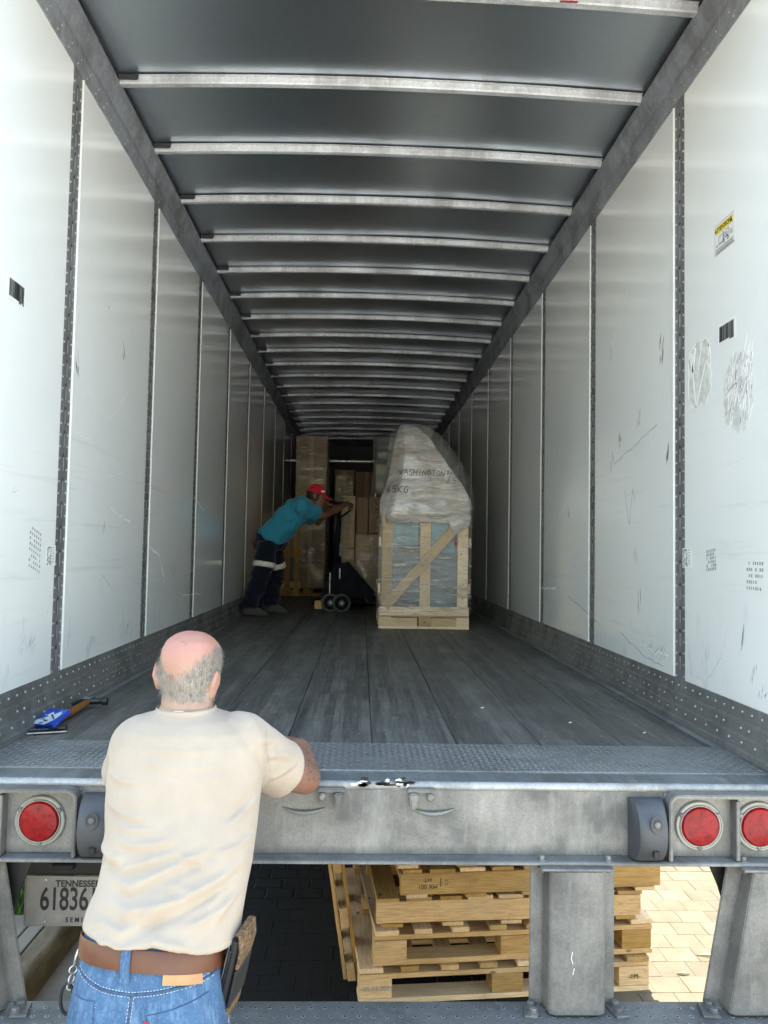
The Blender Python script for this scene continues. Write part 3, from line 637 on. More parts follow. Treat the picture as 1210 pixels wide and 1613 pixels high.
# stickers and marks on the liner: (side, y, z) with local u along the reading direction
def wallT(s, y, z, d=.0): return Matrix.Translation((s*(HW-.0042-d), y, z)) @ (Matrix.Rotation(R(-90), 4, 'Z') if s > 0 else Matrix.Rotation(R(90), 4, 'Z')) @ Matrix.Rotation(R(90), 4, 'X')
def wobj(name, mb, mat, s, y, z, d=0, parent=None):
    o = mb.obj(name, mat, parent or TR); o.matrix_local = wallT(s, y, z, d); return o
def flat(poly, t=.0006): return MB().prism(poly, 'z', 0, t)
def rect(x0, y0, x1, y1, t=.0006): return MB().box((x0, y0, 0), (x1, y1, t))
def child(name, mb, mat, par, z=.0007): o = mb.obj(name, mat, par); o.location = (0, 0, z); return o
at = wobj('warning_sticker', rect(-.077, -.058, .077, .058), 'whitepaint', 1, .468, 3.075)
bd = MB(); bd.box((-.077, .0565, 0), (.077, .058, .0005)); bd.box((-.077, -.058, 0), (.077, -.0565, .0005)); bd.box((-.077, -.0565, 0), (-.0755, .0565, .0005)); bd.box((.0755, -.0565, 0), (.077, .0565, .0005)); child('sticker_border', bd, 'inkg', at)
yl = child('yellow_band', rect(-.065, .022, .065, .05), 'yellow', at)
o = link('attention_lettering', text_mesh('ATTENTION', .0225, 'ink', .0002, .0004), at, (-.012, .036, .0016))
child('warning_triangle', flat([(.047, .026), (.063, .026), (.055, .046)], .0004), 'ink', at, .0015)
pic = MB()
def seg(mb, x0, y0, x1, y1, w):
    d = Vector((x1-x0, y1-y0)).normalized(); n = Vector((-d.y, d.x))*w/2; mb.prism([(x0+n.x, y0+n.y), (x0-n.x, y0-n.y), (x1-n.x, y1-n.y), (x1+n.x, y1+n.y)], 'z', 0, .0005)
for a in ((-.045, -.018, -.045, .008, .0012), (-.045, .008, -.017, .008, .0012), (-.045, -.018, -.017, -.018, .0012), (-.009, -.022, -.009, .016, .005), (-.045, -.023, -.009, -.023, .0025), (.004, -.012, .004, .006, .0025), (.004, -.012, .03, -.012, .003), (.012, .014, .034, .014, .002), (.034, .014, .036, -.012, .002), (.012, .014, .008, -.002, .0015), (.018, -.01, .022, .003, .004), (-.066, -.02, -.05, -.02, .0018), (-.066, -.025, -.052, -.025, .0018), (.045, -.002, .062, -.002, .0018), (.045, -.008, .06, -.008, .0018), (.045, -.014, .062, -.014, .0018), (-.068, -.037, .066, -.037, .0022), (-.068, -.044, .066, -.044, .0022), (-.07, -.051, .07, -.051, .0035)): seg(pic, *a)
for cx in (-.004, .027):
    for k in range(12):
        a0, a1 = 2*math.pi*k/12, 2*math.pi*(k+1)/12; seg(pic, cx+.0055*math.cos(a0), -.021+.0055*math.sin(a0), cx+.0055*math.cos(a1), -.021+.0055*math.sin(a1), .003)
child('forklift_pictogram', pic, 'ink', at)
def barcode(s, y, z, w, h, seed):
    rnd = random.Random(seed); b = wobj('barcode_sticker', rect(-w/2-.014, -h/2-.014, w/2+.014, h/2+.014), 'whitepaint', s, y, z); m = MB(); x = -w/2
    while x < w/2:
        bw = rnd.choice((.002, .003, .005, .007)); e = 0 if x < w*.1 else -h*.12; m.box((x, -h/2+e*rnd.choice((0, 1)), 0), (min(x+bw, w/2), h/2, .0004)); x += bw+rnd.choice((.0008, .0012, .0022))
    child('barcode_bars', m, 'ink', b)
barcode(1, .455, 2.706, .112, .058, 1); barcode(-1, .352, 2.747, .112, .06, 2)
# peeled sticker outline on the right wall, and the scraped patch beside it
def blob(cx, cz, a, b, n=36, j=.08, seed=0, e=3.):
    r = random.Random(seed); out = []
    for k in range(n):
        t = 2*math.pi*k/n; c, s_ = math.cos(t), math.sin(t); q = 1+r.uniform(-j, j); out.append((cx+q*a*math.copysign(abs(c)**(2/e), c), cz+q*b*math.copysign(abs(s_)**(2/e), s_)))
    return out
pt = blob(0, 0, .1, .132, 40, .05, 4); ps = wobj('sticker_outline', flat(pt, .0004), 'residue', 1, .684, 2.6)
ed = MB()
for k in range(40):
    if k % 7 == 3: continue
    seg(ed, *pt[k], *pt[(k+1) % 40], random.uniform(.004, .012))
for a in ((-.075, .1, -.062, .02, .02), (-.062, .02, -.035, .115, .016), (-.06, .02, -.03, -.13, .008), (-.03, -.13, .06, .04, .008), (.06, .04, .09, .0, .012), (.02, .12, -.005, .02, .006), (.085, .1, .08, .05, .014), (.09, .0, .095, -.08, .014), (-.02, -.13, -.015, -.15, .01)): seg(ed, *a)
child('peeled_edges', ed, 'peel', ps, .0005)
sp = wobj('scraped_patch', flat(blob(0, 0, .105, .145, 44, .1, 9, 2.4), .0004), 'residue', 1, .372, 2.465)
ss = MB(); rr = random.Random(5)
for k in range(46):
    x = rr.uniform(-.085, .09); z = rr.uniform(-.12, .11); l = rr.uniform(.02, .11); sl_ = rr.uniform(.1, .5)*l; seg(ss, x, z, x+sl_, z+l*.8, rr.uniform(.0015, .006))
child('scrape_marks', ss, 'peel', sp, .0005)
ss = MB()
for k in range(22):
    x = rr.uniform(-.1, .1); z = rr.uniform(-.14, .12); l = rr.uniform(.005, .03); seg(ss, x, z, x+l*.3, z+l, rr.uniform(.001, .004))
for a in ((-.09, .0, -.06, .02, .003), (-.06, .02, -.01, .032, .003)): seg(ss, *a)
child('dark_scrapes', ss, 'scuffmark', sp, .001)
# dot matrix stamps and small labels
def dots(s, y, z, w, h, nx, nz, sk, mat='inkg'):
    m = MB(); r = random.Random(int(y*100))
    for i in range(nx):
        for j in range(nz):
            if r.random() < .12: continue
            x = -w/2+w*i/(nx-1); zz = -h/2+h*j/(nz-1)+sk*x; m.box((x-.005, zz-.005, 0), (x+.005*r.random(), zz+.006, .0004))
    wobj('ink_stamp', m, mat, s, y, z)
dots(1, .262, 1.812, .10, .085, 8, 5, 0); dots(-1, .588, 1.855, .09, .14, 6, 8, -.3); dots(1, .585, 1.862, .07, .07, 6, 6, .1)
for s, y, z in ((1, .80, 1.868), (-1, .735, 1.832)):
    lb = wobj('small_label', rect(-.045, -.04, .045, .04), 'whitepaint', s, y, z); m = MB(); r = random.Random(8)
    for i in range(9):
        for j in range(9):
            if r.random() < .55: m.box((-.04+i*.005, -.036+j*.008, 0), (-.036+i*.005, -.029+j*.008, .0003))
    for j in range(6): m.box((.012, .03-j*.011, 0), (.012+r.uniform(.01, .028), .033-j*.011, .0003))
    child('label_print', m, 'inkg', lb, .0007)
# scuffs and scratches with a shape of their own
rr = random.Random(21)
def strokes(name, s, y, z, w, h, n, mat, lean=.3, thick=.004, seed=0):
    r = random.Random(seed); m = MB()
    for k in range(n):
        x = r.uniform(-w/2, w/2); zz = r.uniform(-h/2, h/2); l = r.uniform(.3, .8)*h; x1 = x+lean*l*r.uniform(.6, 1.4); zz1 = zz+l; mx, mz = (x+x1)/2+r.uniform(-.15, .15)*l*.3, (zz+zz1)/2; t = r.uniform(.3, 1)*thick
        pts = [(x, zz), (mx+t/2, mz), (x1, zz1), (mx-t/2, mz)]; m.prism(pts, 'z', 0, .0004)
    return wobj(name, m, mat, s, y, z)
for i, (s, y, z, w, h, n, ln, th) in enumerate(((-1, .945, 2.6, .02, .11, 7, -.35, .01), (-1, 1.57, 2.83, .07, .09, 8, -.4, .01), (-1, 2.02, 2.45, .05, .13, 8, -.3, .012), (-1, 3.3, 2.5, .04, .12, 5, 0, .01), (-1, 1.3, 2.98, .02, .03, 3, -.4, .005), (-1, 1.33, 1.95, .03, .1, 4, 0, .004), (-1, 1.2, 1.42, .12, .08, 12, .8, .006), (-1, 1.7, 1.42, .2, .08, 12, 1.2, .005), (-1, .55, 1.5, .12, .05, 8, 1, .004), (-1, .4, 2.05, .05, .03, 3, 1, .003), (-1, 4.4, 2.0, .1, .2, 6, .1, .008),
        (1, 1.08, 2.76, .04, .12, 9, .3, .012), (1, 1.0, 2.3, .03, .1, 9, .2, .01), (1, 1.62, 2.43, .04, .09, 8, .2, .012), (1, 1.75, 2.35, .05, .1, 6, 0, .008), (1, 1.36, 2.52, .05, .09, 5, .1, .006), (1, .35, 1.585, .025, .10, 9, .1, .005), (1, .28, 1.47, .05, .08, 5, .15, .003), (1, 1.34, 1.63, .04, .12, 7, .1, .007), (1, 1.4, 1.86, .06, .09, 6, 0, .004), (1, 2.1, 1.7, .05, .2, 7, .1, .006), (1, 1.15, 1.43, .2, .08, 14, 1.5, .006), (1, 2.6, 2.1, .03, .1, 5, .3, .01), (1, 1.75, 2.95, .05, .1, 4, -.4, .004), (1, .22, 1.42, .05, .05, 5, .3, .006), (1, 3.2, 1.6, .1, .2, 8, .2, .008), (-1, 2.7, 1.7, .15, .1, 9, 1.5, .006))):
    strokes('scuff_mark', s, y, z, w, h*.8, n, 'scuffmark', ln, th, 100+i)
def trace(name, s, pts, w, mat):
    m = MB(); y0, z0 = pts[0]; P = [((y-y0)*(-s), z-z0) for y, z in pts]
    for a, b in zip(P, P[1:]): seg(m, a[0], a[1], b[0], b[1], w*random.uniform(.6, 1.3))
    wobj(name, m, mat, s, y0, z0)
def wob(pts, n=6, j=.012):
    out = []
    for a, b in zip(pts, pts[1:]):
        for k in range(n): out.append((a[0]+(b[0]-a[0])*k/n+random.uniform(-j, j), a[1]+(b[1]-a[1])*k/n+random.uniform(-j, j)))
    return out+[pts[-1]]
random.seed(11)
for s, pts, w, mat in ((-1, [(1.0, 2.52), (1.08, 2.55), (1.35, 2.47), (1.45, 2.52), (1.62, 2.66)], .003, 'scratch'), (-1, [(.95, 2.35), (1.1, 2.34), (1.4, 2.2), (1.6, 2.24)], .004, 'scratch'), (-1, [(1.42, 2.05), (1.75, 2.0)], .012, 'scratch'), (-1, [(1.32, 1.74), (1.5, 1.66)], .003, 'scuffmark'), (-1, [(2.15, 1.87), (2.35, 1.82), (2.5, 1.65)], .02, 'scratch'), (-1, [(3.2, 2.25), (3.6, 2.15)], .012, 'scratch'), (-1, [(3.0, 1.55), (3.6, 1.52)], .015, 'scratch'),
        (1, [(1.72, 2.35), (1.35, 2.42), (1.12, 2.47)], .005, 'scuffmark'), (1, [(1.55, 2.2), (1.48, 2.02), (1.43, 2.2), (1.4, 2.14)], .004, 'scuffmark'), (1, [(.72, 1.405), (.66, 1.395), (.58, 1.43), (.5, 1.52), (.46, 1.62)], .009, 'residue'), (1, [(1.6, 1.48), (1.25, 1.4), (1.05, 1.39)], .006, 'scuffmark'), (1, [(1.35, 1.46), (1.15, 1.44), (1.0, 1.45)], .02, 'scratch'), (1, [(1.75, 3.0), (1.5, 3.22)], .003, 'scratch'), (1, [(2.6, 1.6), (2.1, 1.52), (1.95, 1.48)], .008, 'scuffmark'), (1, [(3.3, 1.62), (2.9, 1.64)], .03, 'scratch'), (1, [(3.2, 2.0), (2.5, 2.25)], .004, 'scratch')):
    trace('wall_scratch' if mat == 'scratch' else 'scuff_mark', s, wob(pts, 7, .006), w*.55, mat)
# red paint nick on the first bow
boxobj('paint_nick', (.68, .5995, ROOF-.04), (.75, .603, ROOF-.034), 'red', TR, bevel=0)

# ------------------------------------------------------------------ wooden pallets under the tail
BM = {}
def board(par, c, size, mat='pine', rot=(0, 0, 0), name='board', rough=True):
    """board with its long side along local x; size = (length, width, thickness)"""
    key = (tuple(round(s, 3) for s in size), mat, random.randrange(2) if rough else 0)
    if key not in BM:
        l, w, t = size; m = MB(); n = 5; rnd = random.Random(hash(key) & 1023); rows = []
        for k in range(n):
            x = -l/2+l*k/(n-1); dw = rnd.uniform(-1, 1)*.0015; dz = rnd.uniform(-1, 1)*.001
            rows.append([(x, -w/2+dw, -t/2+dz), (x, w/2+dw, -t/2+dz), (x, w/2+dw, t/2+dz), (x, -w/2+dw, t/2+dz)])
        BM[key] = m.loft(rows).mesh(name, M[mat], bevel=.002)
    return link(name, BM[key], par, c, (rot[0]+random.uniform(-.004, .004), rot[1]+random.uniform(-.004, .004), rot[2]+random.uniform(-.006, .006)))
Q = R(90)
def block_pallet(label, loc, rz, L=1.22, D=1.02, flip=False):
    p = thing('wooden_pallet', label, 'pallet', loc, (0, 0, rz), 'pallets stacked under the trailer tail')
    for y in (-D/2+.05, 0, D/2-.05):
        board(p, (0, y, .011), (L, .10, .022)); 
        for x in (-L/2+.07, 0, L/2-.07): board(p, (x, y, .062), (.135, .10, .078), name='block')
        board(p, (0, y, .112), (L, .10, .02))
    for k in range(8):
        w = .1 if k in (0, 7) else .075; board(p, (-L/2+.05+k*(L-.1)/7, 0, .133), (D, w, .02), rot=(0, 0, Q))
    return p
def stringer_pallet(label, loc, rz, L=1.2, D=1.0, h=.088):
    p = thing('wooden_pallet', label, 'pallet', loc, (0, 0, rz), 'pallets stacked under the trailer tail')
    for y in (-D/2+.02, 0, D/2-.02): board(p, (0, y, .016+h/2), (L, .038, h), name='stringer')
    for k in range(5): board(p, (-L/2+.07+k*(L-.14)/4, 0, .008), (D, .09, .0155), rot=(0, 0, Q))
    for k in range(9):
        w = random.choice((.08, .095, .11)); board(p, (-L/2+.05+k*(L-.1)/8, 0, .016+h+.0085), (D, w, .016), rot=(0, 0, Q))
    return p
random.seed(5)
a5 = R(5.); px, py = .548, 1.53
b1 = block_pallet('bottom block pallet of the stack, date stamped on its corner block', (px, py, .0), a5, 1.26)
b2 = block_pallet('second pallet from the ground, showing an open deck of slats', (px+.035, py+.02, .146), a5+R(.6), 1.22)
s1 = stringer_pallet('third pallet from the ground with a chewed lower front edge', (px+.025, py+.02, .292), a5+R(-.5), 1.16)
s2 = stringer_pallet('fourth pallet from the ground with inverted black stamps on its front', (px+.11, py+.015, .415), a5+R(.4), 1.15)
s3 = stringer_pallet('fifth pallet from the ground with a boxed stamp near its left end', (px+.075, py+.02, .538), a5+R(.2), 1.16)
s4 = stringer_pallet('topmost pallet of the stack, just under the trailer sill', (px+.09, py+.02, .661), a5+R(-.7), 1.15)
def stamp(p, txt, x, y, z, size, rz=0, mat='ink', flip=False): link('stamp_lettering', text_mesh(txt, size, mat, .0004), p, (x, y, z), (R(90), R(180) if flip else 0, 0))
stamp(b1, '05.03.2025', -.55, -.5125, .062, .028, mat='inkg'); stamp(b1, '-1M-', .56, -.5125, .062, .028, mat='ink')
stamp(s2, 'MX 001', -.46, -.5005, .05, .026, flip=True); stamp(s2, 'HT', -.46, -.5005, .078, .026, flip=True); stamp(s2, ':: |', -.39, -.5005, .062, .04, flip=True)
stamp(s3, 'MX-601', -.50, -.5005, .05, .03, flip=True); stamp(s3, 'HT', -.50, -.5005, .08, .024, flip=True); stamp(s3, '||:|', -.42, -.5005, .06, .05, flip=True)
fr = MB()
for a in ((-.555, .034, -.445, .034, .0025), (-.555, .094, -.445, .094, .0025), (-.555, .034, -.555, .094, .0025), (-.445, .034, -.445, .094, .0025)): seg(fr, *a)
o = fr.obj('stamp_frame', 'ink', s3); o.rotation_euler = (R(90), 0, 0); o.location = (0, -.5003, 0)
boxobj('ink_smear', (-.33, -.5012, .085), (-.12, -.5002, .102), 'inkg', s3, bevel=0)
# pallet standing on edge against the left end of the stack
lp_ = thing('wooden_pallet', 'pallet standing on edge, leaning against the left end of the stack', 'pallet', (-.098, 1.62, .0), (0, R(-9), R(5)))
for k in range(5): board(lp_, (-.035, -.42+.0+k*.21, .27), (.54, .075, .016), rot=(0, Q, 0))
for z in (.03, .27, .51): board(lp_, (-.007, 0, z), (.95, .085, .036), rot=(Q, 0, Q), name='stringer')
for k in range(3): board(lp_, (.021, -.42+k*.42, .27), (.54, .09, .016), rot=(0, Q, 0))

# ------------------------------------------------------------------ cargo inside
def noisy_box(lo, hi, amp=.01, n=14, sc=3., seed=0., taper=0.):
    """closed box with crumpled faces"""
    m = MB(); lo = Vector(lo); hi = Vector(hi); rings = []
    def P(u, v): return u, v
    per = []
    for k in range(n): per.append((k/n, 0))
    for k in range(n): per.append((1, k/n))
    for k in range(n): per.append((1-k/n, 1))
    for k in range(n): per.append((0, 1-k/n))
    H = max(8, int((hi.z-lo.z)/.07)); c = (lo+hi)/2
    for i in range(H+1):
        z = lo.z+(hi.z-lo.z)*i/H; r = []
        for u, v in per:
            x = lo.x+(hi.x-lo.x)*u; y = lo.y+(hi.y-lo.y)*v; q = Vector((x*sc+seed, y*sc, z*sc*2.2)); d = mnoise.noise(q)*amp
            n_ = Vector((x-c.x, y-c.y, 0)).normalized(); rnd = 1-taper*i/H
            r.append((c.x+(x-c.x)*rnd+n_.x*d, c.y+(y-c.y)*rnd+n_.y*d, z+mnoise.noise(q*1.7)*amp*.4))
        rings.append(r)
    return m.loft(rings)
FZ = FL+.0015
# the wrapped crate
CX0, CX1, CY = .10, .885, 4.36
CR = thing('wrapped_crate', 'film wrapped timber crate with a pointed hood, WASHINGTON written on it', 'crate', ((CX0+CX1)/2, CY, FZ))
cw = CX1-CX0; dp = .86
random.seed(9)
for z, y in ((.011, .05), (.011, dp/2), (.011, dp-.05)): board(CR, (0, y, z), (cw, .1, .02), 'pine2', name='skid_board')
for x in (-cw/2+.055, .01, cw/2-.055):
    for y in (.05, dp/2, dp-.05): board(CR, (x, y, .062), (.11, .095, .08), 'pine2', name='block')
board(CR, (-.19, .03, .058), (.27, .03, .075), 'pine2', name='fascia_board'); board(CR, (.2, .03, .058), (.27, .03, .075), 'pine2', name='fascia_board')
for k in range(5): board(CR, (0, .06+k*(dp-.12)/4, .113), (cw, .11, .02), 'pine2', name='deck_board')
board(CR, (0, -.012, .155), (cw-.012, .075, .022), 'pine2', rot=(Q, 0, 0), name='base_rail')
for x in (-cw/2+.065, .003, cw/2-.062):
    board(CR, (x, .0, .60), (.83, .092, .022), 'pine2', rot=(0, Q, Q), name='upright')
    board(CR, (x, dp-.02, .60), (.83, .092, .022), 'pine2', rot=(0, Q, Q), name='upright')
ang = math.atan2(.70, .61); board(CR, (-.035, -.024, .54), (.93, .085, .02), 'pine2', rot=(Q, -ang, 0), name='brace')
for sx in (-1, 1):
    for z in (.35, .75): board(CR, (sx*(cw/2-.002), dp/2, z), (dp, .085, .02), 'pine2', rot=(Q, 0, Q), name='side_rail')
ct = MB().box((-cw/2+.045, .03, .128), (cw/2-.045, dp-.04, 1.0)).obj('contents', plain('wrapped_contents', (.15, .19, .215), .35, var=.55, scale=3.5, stretch=(1, 1, 4)), CR, bevel=.01)
rl = boxobj('red_label', (.21, .0285, .72), (.31, .03, .78), 'redcap', CR, bevel=0); boxobj('blue_panel', (-.30, .0275, .72), (-.06, .0298, .98), plain('pale_blue_card', (.22, .36, .42), .5, var=.3), CR, bevel=0); boxobj('blue_panel', (.06, .0275, .66), (.26, .0298, .96), M['pale_blue'] if 'pale_blue' in M else bpy.data.materials['pale_blue_card'], CR, bevel=0)
noisy_box((-cw/2-.012, -.045, .13), (cw/2+.012, dp+.01, .99), .007, 16, 5, 3.).obj('stretch_film', 'film', CR, smooth=True)
# pointed hood: rings (z, x_left, x_crease, x_right, y_front); local, px outline unprojected at the crate's depth
HR = [(.915, -.37, -.33, .33, -.05), (.95, -.385, -.33, .372, -.075), (.99, -.398, -.30, .405, -.09), (1.05, -.398, -.28, .412, -.085), (1.12, -.388, -.26, .405, -.07), (1.22, -.352, -.235, .362, -.05), (1.34, -.318, -.205, .285, -.02), (1.46, -.297, -.19, .205, .01), (1.58, -.278, -.183, .13, .05), (1.70, -.255, -.182, .055, .09), (1.775, -.235, -.182, -.015, .125), (1.815, -.21, -.18, -.10, .16)]
def hood_ring(z, xl, xc, xr, yf):
    yb = min(dp, yf+.62+.2*(1-(z-.9)/.9)); yl = yf+.14; yr = yf+.06
    cor = [(xl, yl), (xc, yf), (xr-.03, yf+.03), (xr, yr+.06), (xr-.02, yb-.02), (xr-.08, yb), (xl+.05, yb), (xl, yb-.05)]; out = []
    if z > 1.5:
        k = (z-1.5)/.32; ym = yf+.2; cor = [(x, y+(ym-y)*k*.7) for x, y in cor]
    for i in range(8):
        a = cor[i]; b = cor[(i+1) % 8]; n = 22 if i == 1 else 8
        for j in range(n): out.append((a[0]+(b[0]-a[0])*j/n, a[1]+(b[1]-a[1])*j/n))
    return out
rings = []
for i in range(len(HR)-1):
    for j in range(4):
        t = j/4; h = [HR[i][q]*(1-t)+HR[i+1][q]*t for q in range(5)]; rings.append((h[0], hood_ring(*h)))
rings.append((HR[-1][0], hood_ring(*HR[-1])))
def crumple(x, y, z):
    q = Vector((x*3.2, y*3.2, z*5)); return mnoise.noise(q)*.018+(1-abs(mnoise.noise(q*1.9)))**5*.012+mnoise.noise(q*2.7)*.006+mnoise.noise(Vector((x*4, y*4, z*22)))*.006
HM = MB(); R_ = []
for z, r in rings:
    cxm = sum(p[0] for p in r)/len(r); cym = sum(p[1] for p in r)/len(r)
    R_.append([(x+(x-cxm)*crumple(x, y, z)*1.2, y+(1 if y > cym else -1)*crumple(x, y, z), z+crumple(y, z, x)*.5) for x, y in r])
HOOD = HM.loft(R_).obj('wrapped_hood', 'hood', CR, smooth=True)
# drooping corner of the hood, lower right
MB().loft([[(.20, -.062, .93), (.395, -.05, .99), (.40, .02, .99), (.2, .0, .95)], [(.22, -.068, .86), (.38, -.05, .90), (.385, .01, .92), (.22, -.02, .88)], [(.255, -.066, .835), (.29, -.06, .84), (.29, -.04, .85), (.26, -.045, .845)]]).obj('hood_flap', 'hood', CR, bevel=.006, smooth=True)
# loose outer film hanging behind the hood
OF = [(.9, -.36, .43, .10), (1.05, -.38, .455, .12), (1.2, -.37, .455, .14), (1.36, -.345, .425, .16), (1.5, -.325, .335, .18), (1.62, -.315, .24, .2), (1.74, -.29, .15, .24), (1.82, -.25, .06, .28), (1.85, -.2, -.02, .34)]
rr_ = []
for z, xl, xr, yf in OF:
    yb = .84-(z-.9)*.25; pts = []
    cor = [(xl, yf+.08), (xl+.06, yf), (xr-.06, yf), (xr, yf+.08), (xr, yb-.05), (xr-.06, yb), (xl+.06, yb), (xl, yb-.05)]
    for i in range(8):
        a = cor[i]; b = cor[(i+1) % 8]
        for j in range(6):
            x = a[0]+(b[0]-a[0])*j/6; y = a[1]+(b[1]-a[1])*j/6; pts.append((x+mnoise.noise((x*6, z*3, y*4))*.016, y+mnoise.noise((x*5, z*4, 3))*.014, z+mnoise.noise((x*5, y*5, z*3))*.02))
    rr_.append(pts)
MB().loft(rr_).obj('outer_film', 'film2', CR, smooth=True)
# handwriting, strokes laid on the hood's front
GL = {'W': [[(0, 1), (.25, 0), (.5, .7), (.75, 0), (1, 1)]], 'A': [[(0, 0), (.5, 1), (1, 0)], [(.2, .4), (.8, .4)]], 'S': [[(1, .9), (.6, 1), (.15, .85), (.2, .6), (.8, .4), (.85, .12), (.4, 0), (0, .1)]], 'H': [[(0, 0), (.05, 1)], [(.9, 0), (.95, 1)], [(0, .5), (.95, .55)]], 'I': [[(.5, 0), (.5, 1)]], 'N': [[(0, 0), (.1, 1), (.85, 0), (.95, 1)]], 'G': [[(1, .85), (.6, 1), (.15, .7), (.1, .3), (.5, 0), (.95, .2), (.95, .5), (.6, .5)]], 'T': [[(0, 1), (1, .97)], [(.5, 1), (.5, 0)]], 'O': [[(.5, 1), (.1, .7), (.1, .3), (.5, 0), (.9, .3), (.9, .7), (.5, 1)]], '1': [[(.3, .75), (.55, 1), (.5, 0)]], '/': [[(.9, 1.3), (.1, -.9)]], '5': [[(.9, 1), (.2, 1), (.15, .55), (.7, .6), (.9, .3), (.6, 0), (.1, .08)]], '6': [[(.85, 1), (.3, .75), (.1, .3), (.4, 0), (.85, .2), (.7, .5), (.2, .4)]], 'K': [[(.05, 0), (.05, 1)], [(.9, 1), (.1, .45), (.95, 0)]]}
bpy.context.view_layer.update(); dg = bpy.context.evaluated_depsgraph_get(); hev = HOOD.evaluated_get(dg)
def scrawl(txt, x, z, w, h, gap, slope, r=.0024):
    m = MB()
    for c in txt:
        if c != ' ':
            for st in GL[c]:
                P = []
                for a, b in zip(st, st[1:]):
                    for k in range(5): t = k/5; P.append((a[0]+(b[0]-a[0])*t, a[1]+(b[1]-a[1])*t))
                P.append(st[-1]); Q3 = []
                for u, v in P:
                    ok, hp, nn, _ = HOOD.ray_cast(Vector((x+u*w+v*h*.12, -1, z+v*h)), Vector((0, 1, 0)))
                    if ok: Q3.append(hp+Vector((0, -.0012, 0)))
                if len(Q3) > 1: m.tube(Q3, r, 5)
            x += w+gap
        else: x += w*.7
        z += slope
    m.obj('marker_lettering', 'ink', HOOD)
scrawl('WASHINGTON', -.235, 1.335, .033, .05, .0075, -.0008, .0026); scrawl('1', .175, 1.335, .03, .05, .01, 0, .0026); scrawl('/', .185, 1.31, .04, .055, .01, 0, .0026); scrawl('5', .225, 1.265, .04, .05, .01, 0, .002); scrawl('65KG', -.345, 1.18, .036, .06, .013, -.003, .0034)

# tall wrapped carton on a pallet, far left
def carton(name, label, lo, hi, mat='card', filmed=True, group=None, tape=True, seed=1.):
    t = thing(name, label, 'box', ((lo[0]+hi[0])/2, (lo[1]+hi[1])/2, lo[2]), group=group); w, d, h = (hi[0]-lo[0])/2, (hi[1]-lo[1])/2, hi[2]-lo[2]
    noisy_box((-w, -d, 0), (w, d, h), .004, 6, 4, seed).obj('carton', mat, t, bevel=0)
    if tape: boxobj('tape', (-.03, -d-.007, .0), (.03, -d-.0055, h), 'card2', t, bevel=0)
    if filmed: noisy_box((-w-.012, -d-.014, .01), (w+.012, d+.012, h+.012), .006, 12, 6, seed+5).obj('stretch_film', 'film', t, smooth=True)
    return t
def simple_pallet(label, loc, w, d, group='pallets on the trailer floor'):
    p = thing('wooden_pallet', label, 'pallet', loc, group=group)
    for x in (-w/2+.05, 0, w/2-.05):
        for y in (-d/2+.05, 0, d/2-.05): board(p, (x, y, .062), (.1, .1, .085), name='block')
    for y in (-d/2+.05, 0, d/2-.05): board(p, (0, y, .0105), (w, .09, .018))
    for k in range(6): board(p, (0, -d/2+.06+k*(d-.12)/5, .115), (w, .1, .019))
    return p
simple_pallet('pallet behind the worker, under the tall wrapped carton', (-.83, 9.3, FZ), .82, 1.0)
carton('tall_carton', 'tall cardboard carton in stretch film standing beyond the worker', (-1.02, 8.82, FZ+.128), (-.58, 9.7, FL+2.31))
# open slatted crate side left of it
sl_ = thing('slatted_crate', 'open slatted timber crate half hidden behind the worker', 'crate', (-1.09, 8.72, FZ))
for x in (-.14, -.02, .11): board(sl_, (x, 0, .6), (1.2, .075, .02), rot=(0, Q, Q), name='slat')
for z in (.05, .16, .6, 1.1): board(sl_, (0, .02, z), (.34, .09, .02), rot=(Q, 0, 0), name='rail')
for x in (-.12, .09): board(sl_, (x, .5, .6), (1.2, .075, .02), rot=(0, Q, Q), name='slat')
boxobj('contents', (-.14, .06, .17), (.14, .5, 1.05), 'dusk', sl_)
# pallet with timber-ended crate and boxes in front of the jack's forks
simple_pallet('pallet lifted on the jack forks, under the wrapped boxes', (.03, 7.55, FZ+.02), .95, 1.0)
wc = thing('timber_crate', 'narrow pale timber crate standing right behind the pallet jack handle', 'crate', (-.22, 7.38, FZ+.152))
for k in range(2): board(wc, (-.035+k*.072, 0, .59), (1.16, .07, .018), 'pine2', rot=(0, Q, Q), name='board')
boxobj('core', (-.075, .0125, .0), (.075, .72, 1.17), 'card', wc); boxobj('strap', (-.078, -.011, .53), (.078, -.0095, .545), 'ink', wc, bevel=0); board(wc, (.0, .01, 1.185), (.155, .09, .02), 'pine2', name='cap_board')
noisy_box((-.082, -.016, .02), (.086, .74, 1.19), .003, 8, 6, 2.).obj('stretch_film', 'film', wc, smooth=True)
carton('wrapped_carton', 'low carton in crinkled film below the printed box, beside the tall crate', (-.13, 7.22, FZ+.152), (.33, 8.0, FL+.87), 'card2', seed=4.)
bx = carton('printed_carton', 'brown carton with a printed panel on top of the film wrapped carton', (.03, 7.32, FL+.885), (.36, 7.95, FL+1.345), 'card', False, tape=False)
fr = MB()
for a in ((-.12, .26, .1, .26, .004), (-.12, .42, .1, .42, .004), (-.12, .26, -.12, .42, .004), (.1, .26, .1, .42, .004), (-.1, .4, -.06, .36, .012), (.03, .3, .09, .33, .03), (.02, .39, .08, .40, .02), (-.09, .3, -.05, .3, .012)): seg(fr, *a)
o = fr.obj('box_print', 'ink', bx); o.rotation_euler = (R(90), 0, 0); o.location = (0, -.3215, 0)
carton('plain_carton', 'plain brown carton between the tall timber crate and printed box', (-.12, 7.34, FL+.885), (.015, 7.9, FL+1.335), 'card', False, tape=False)
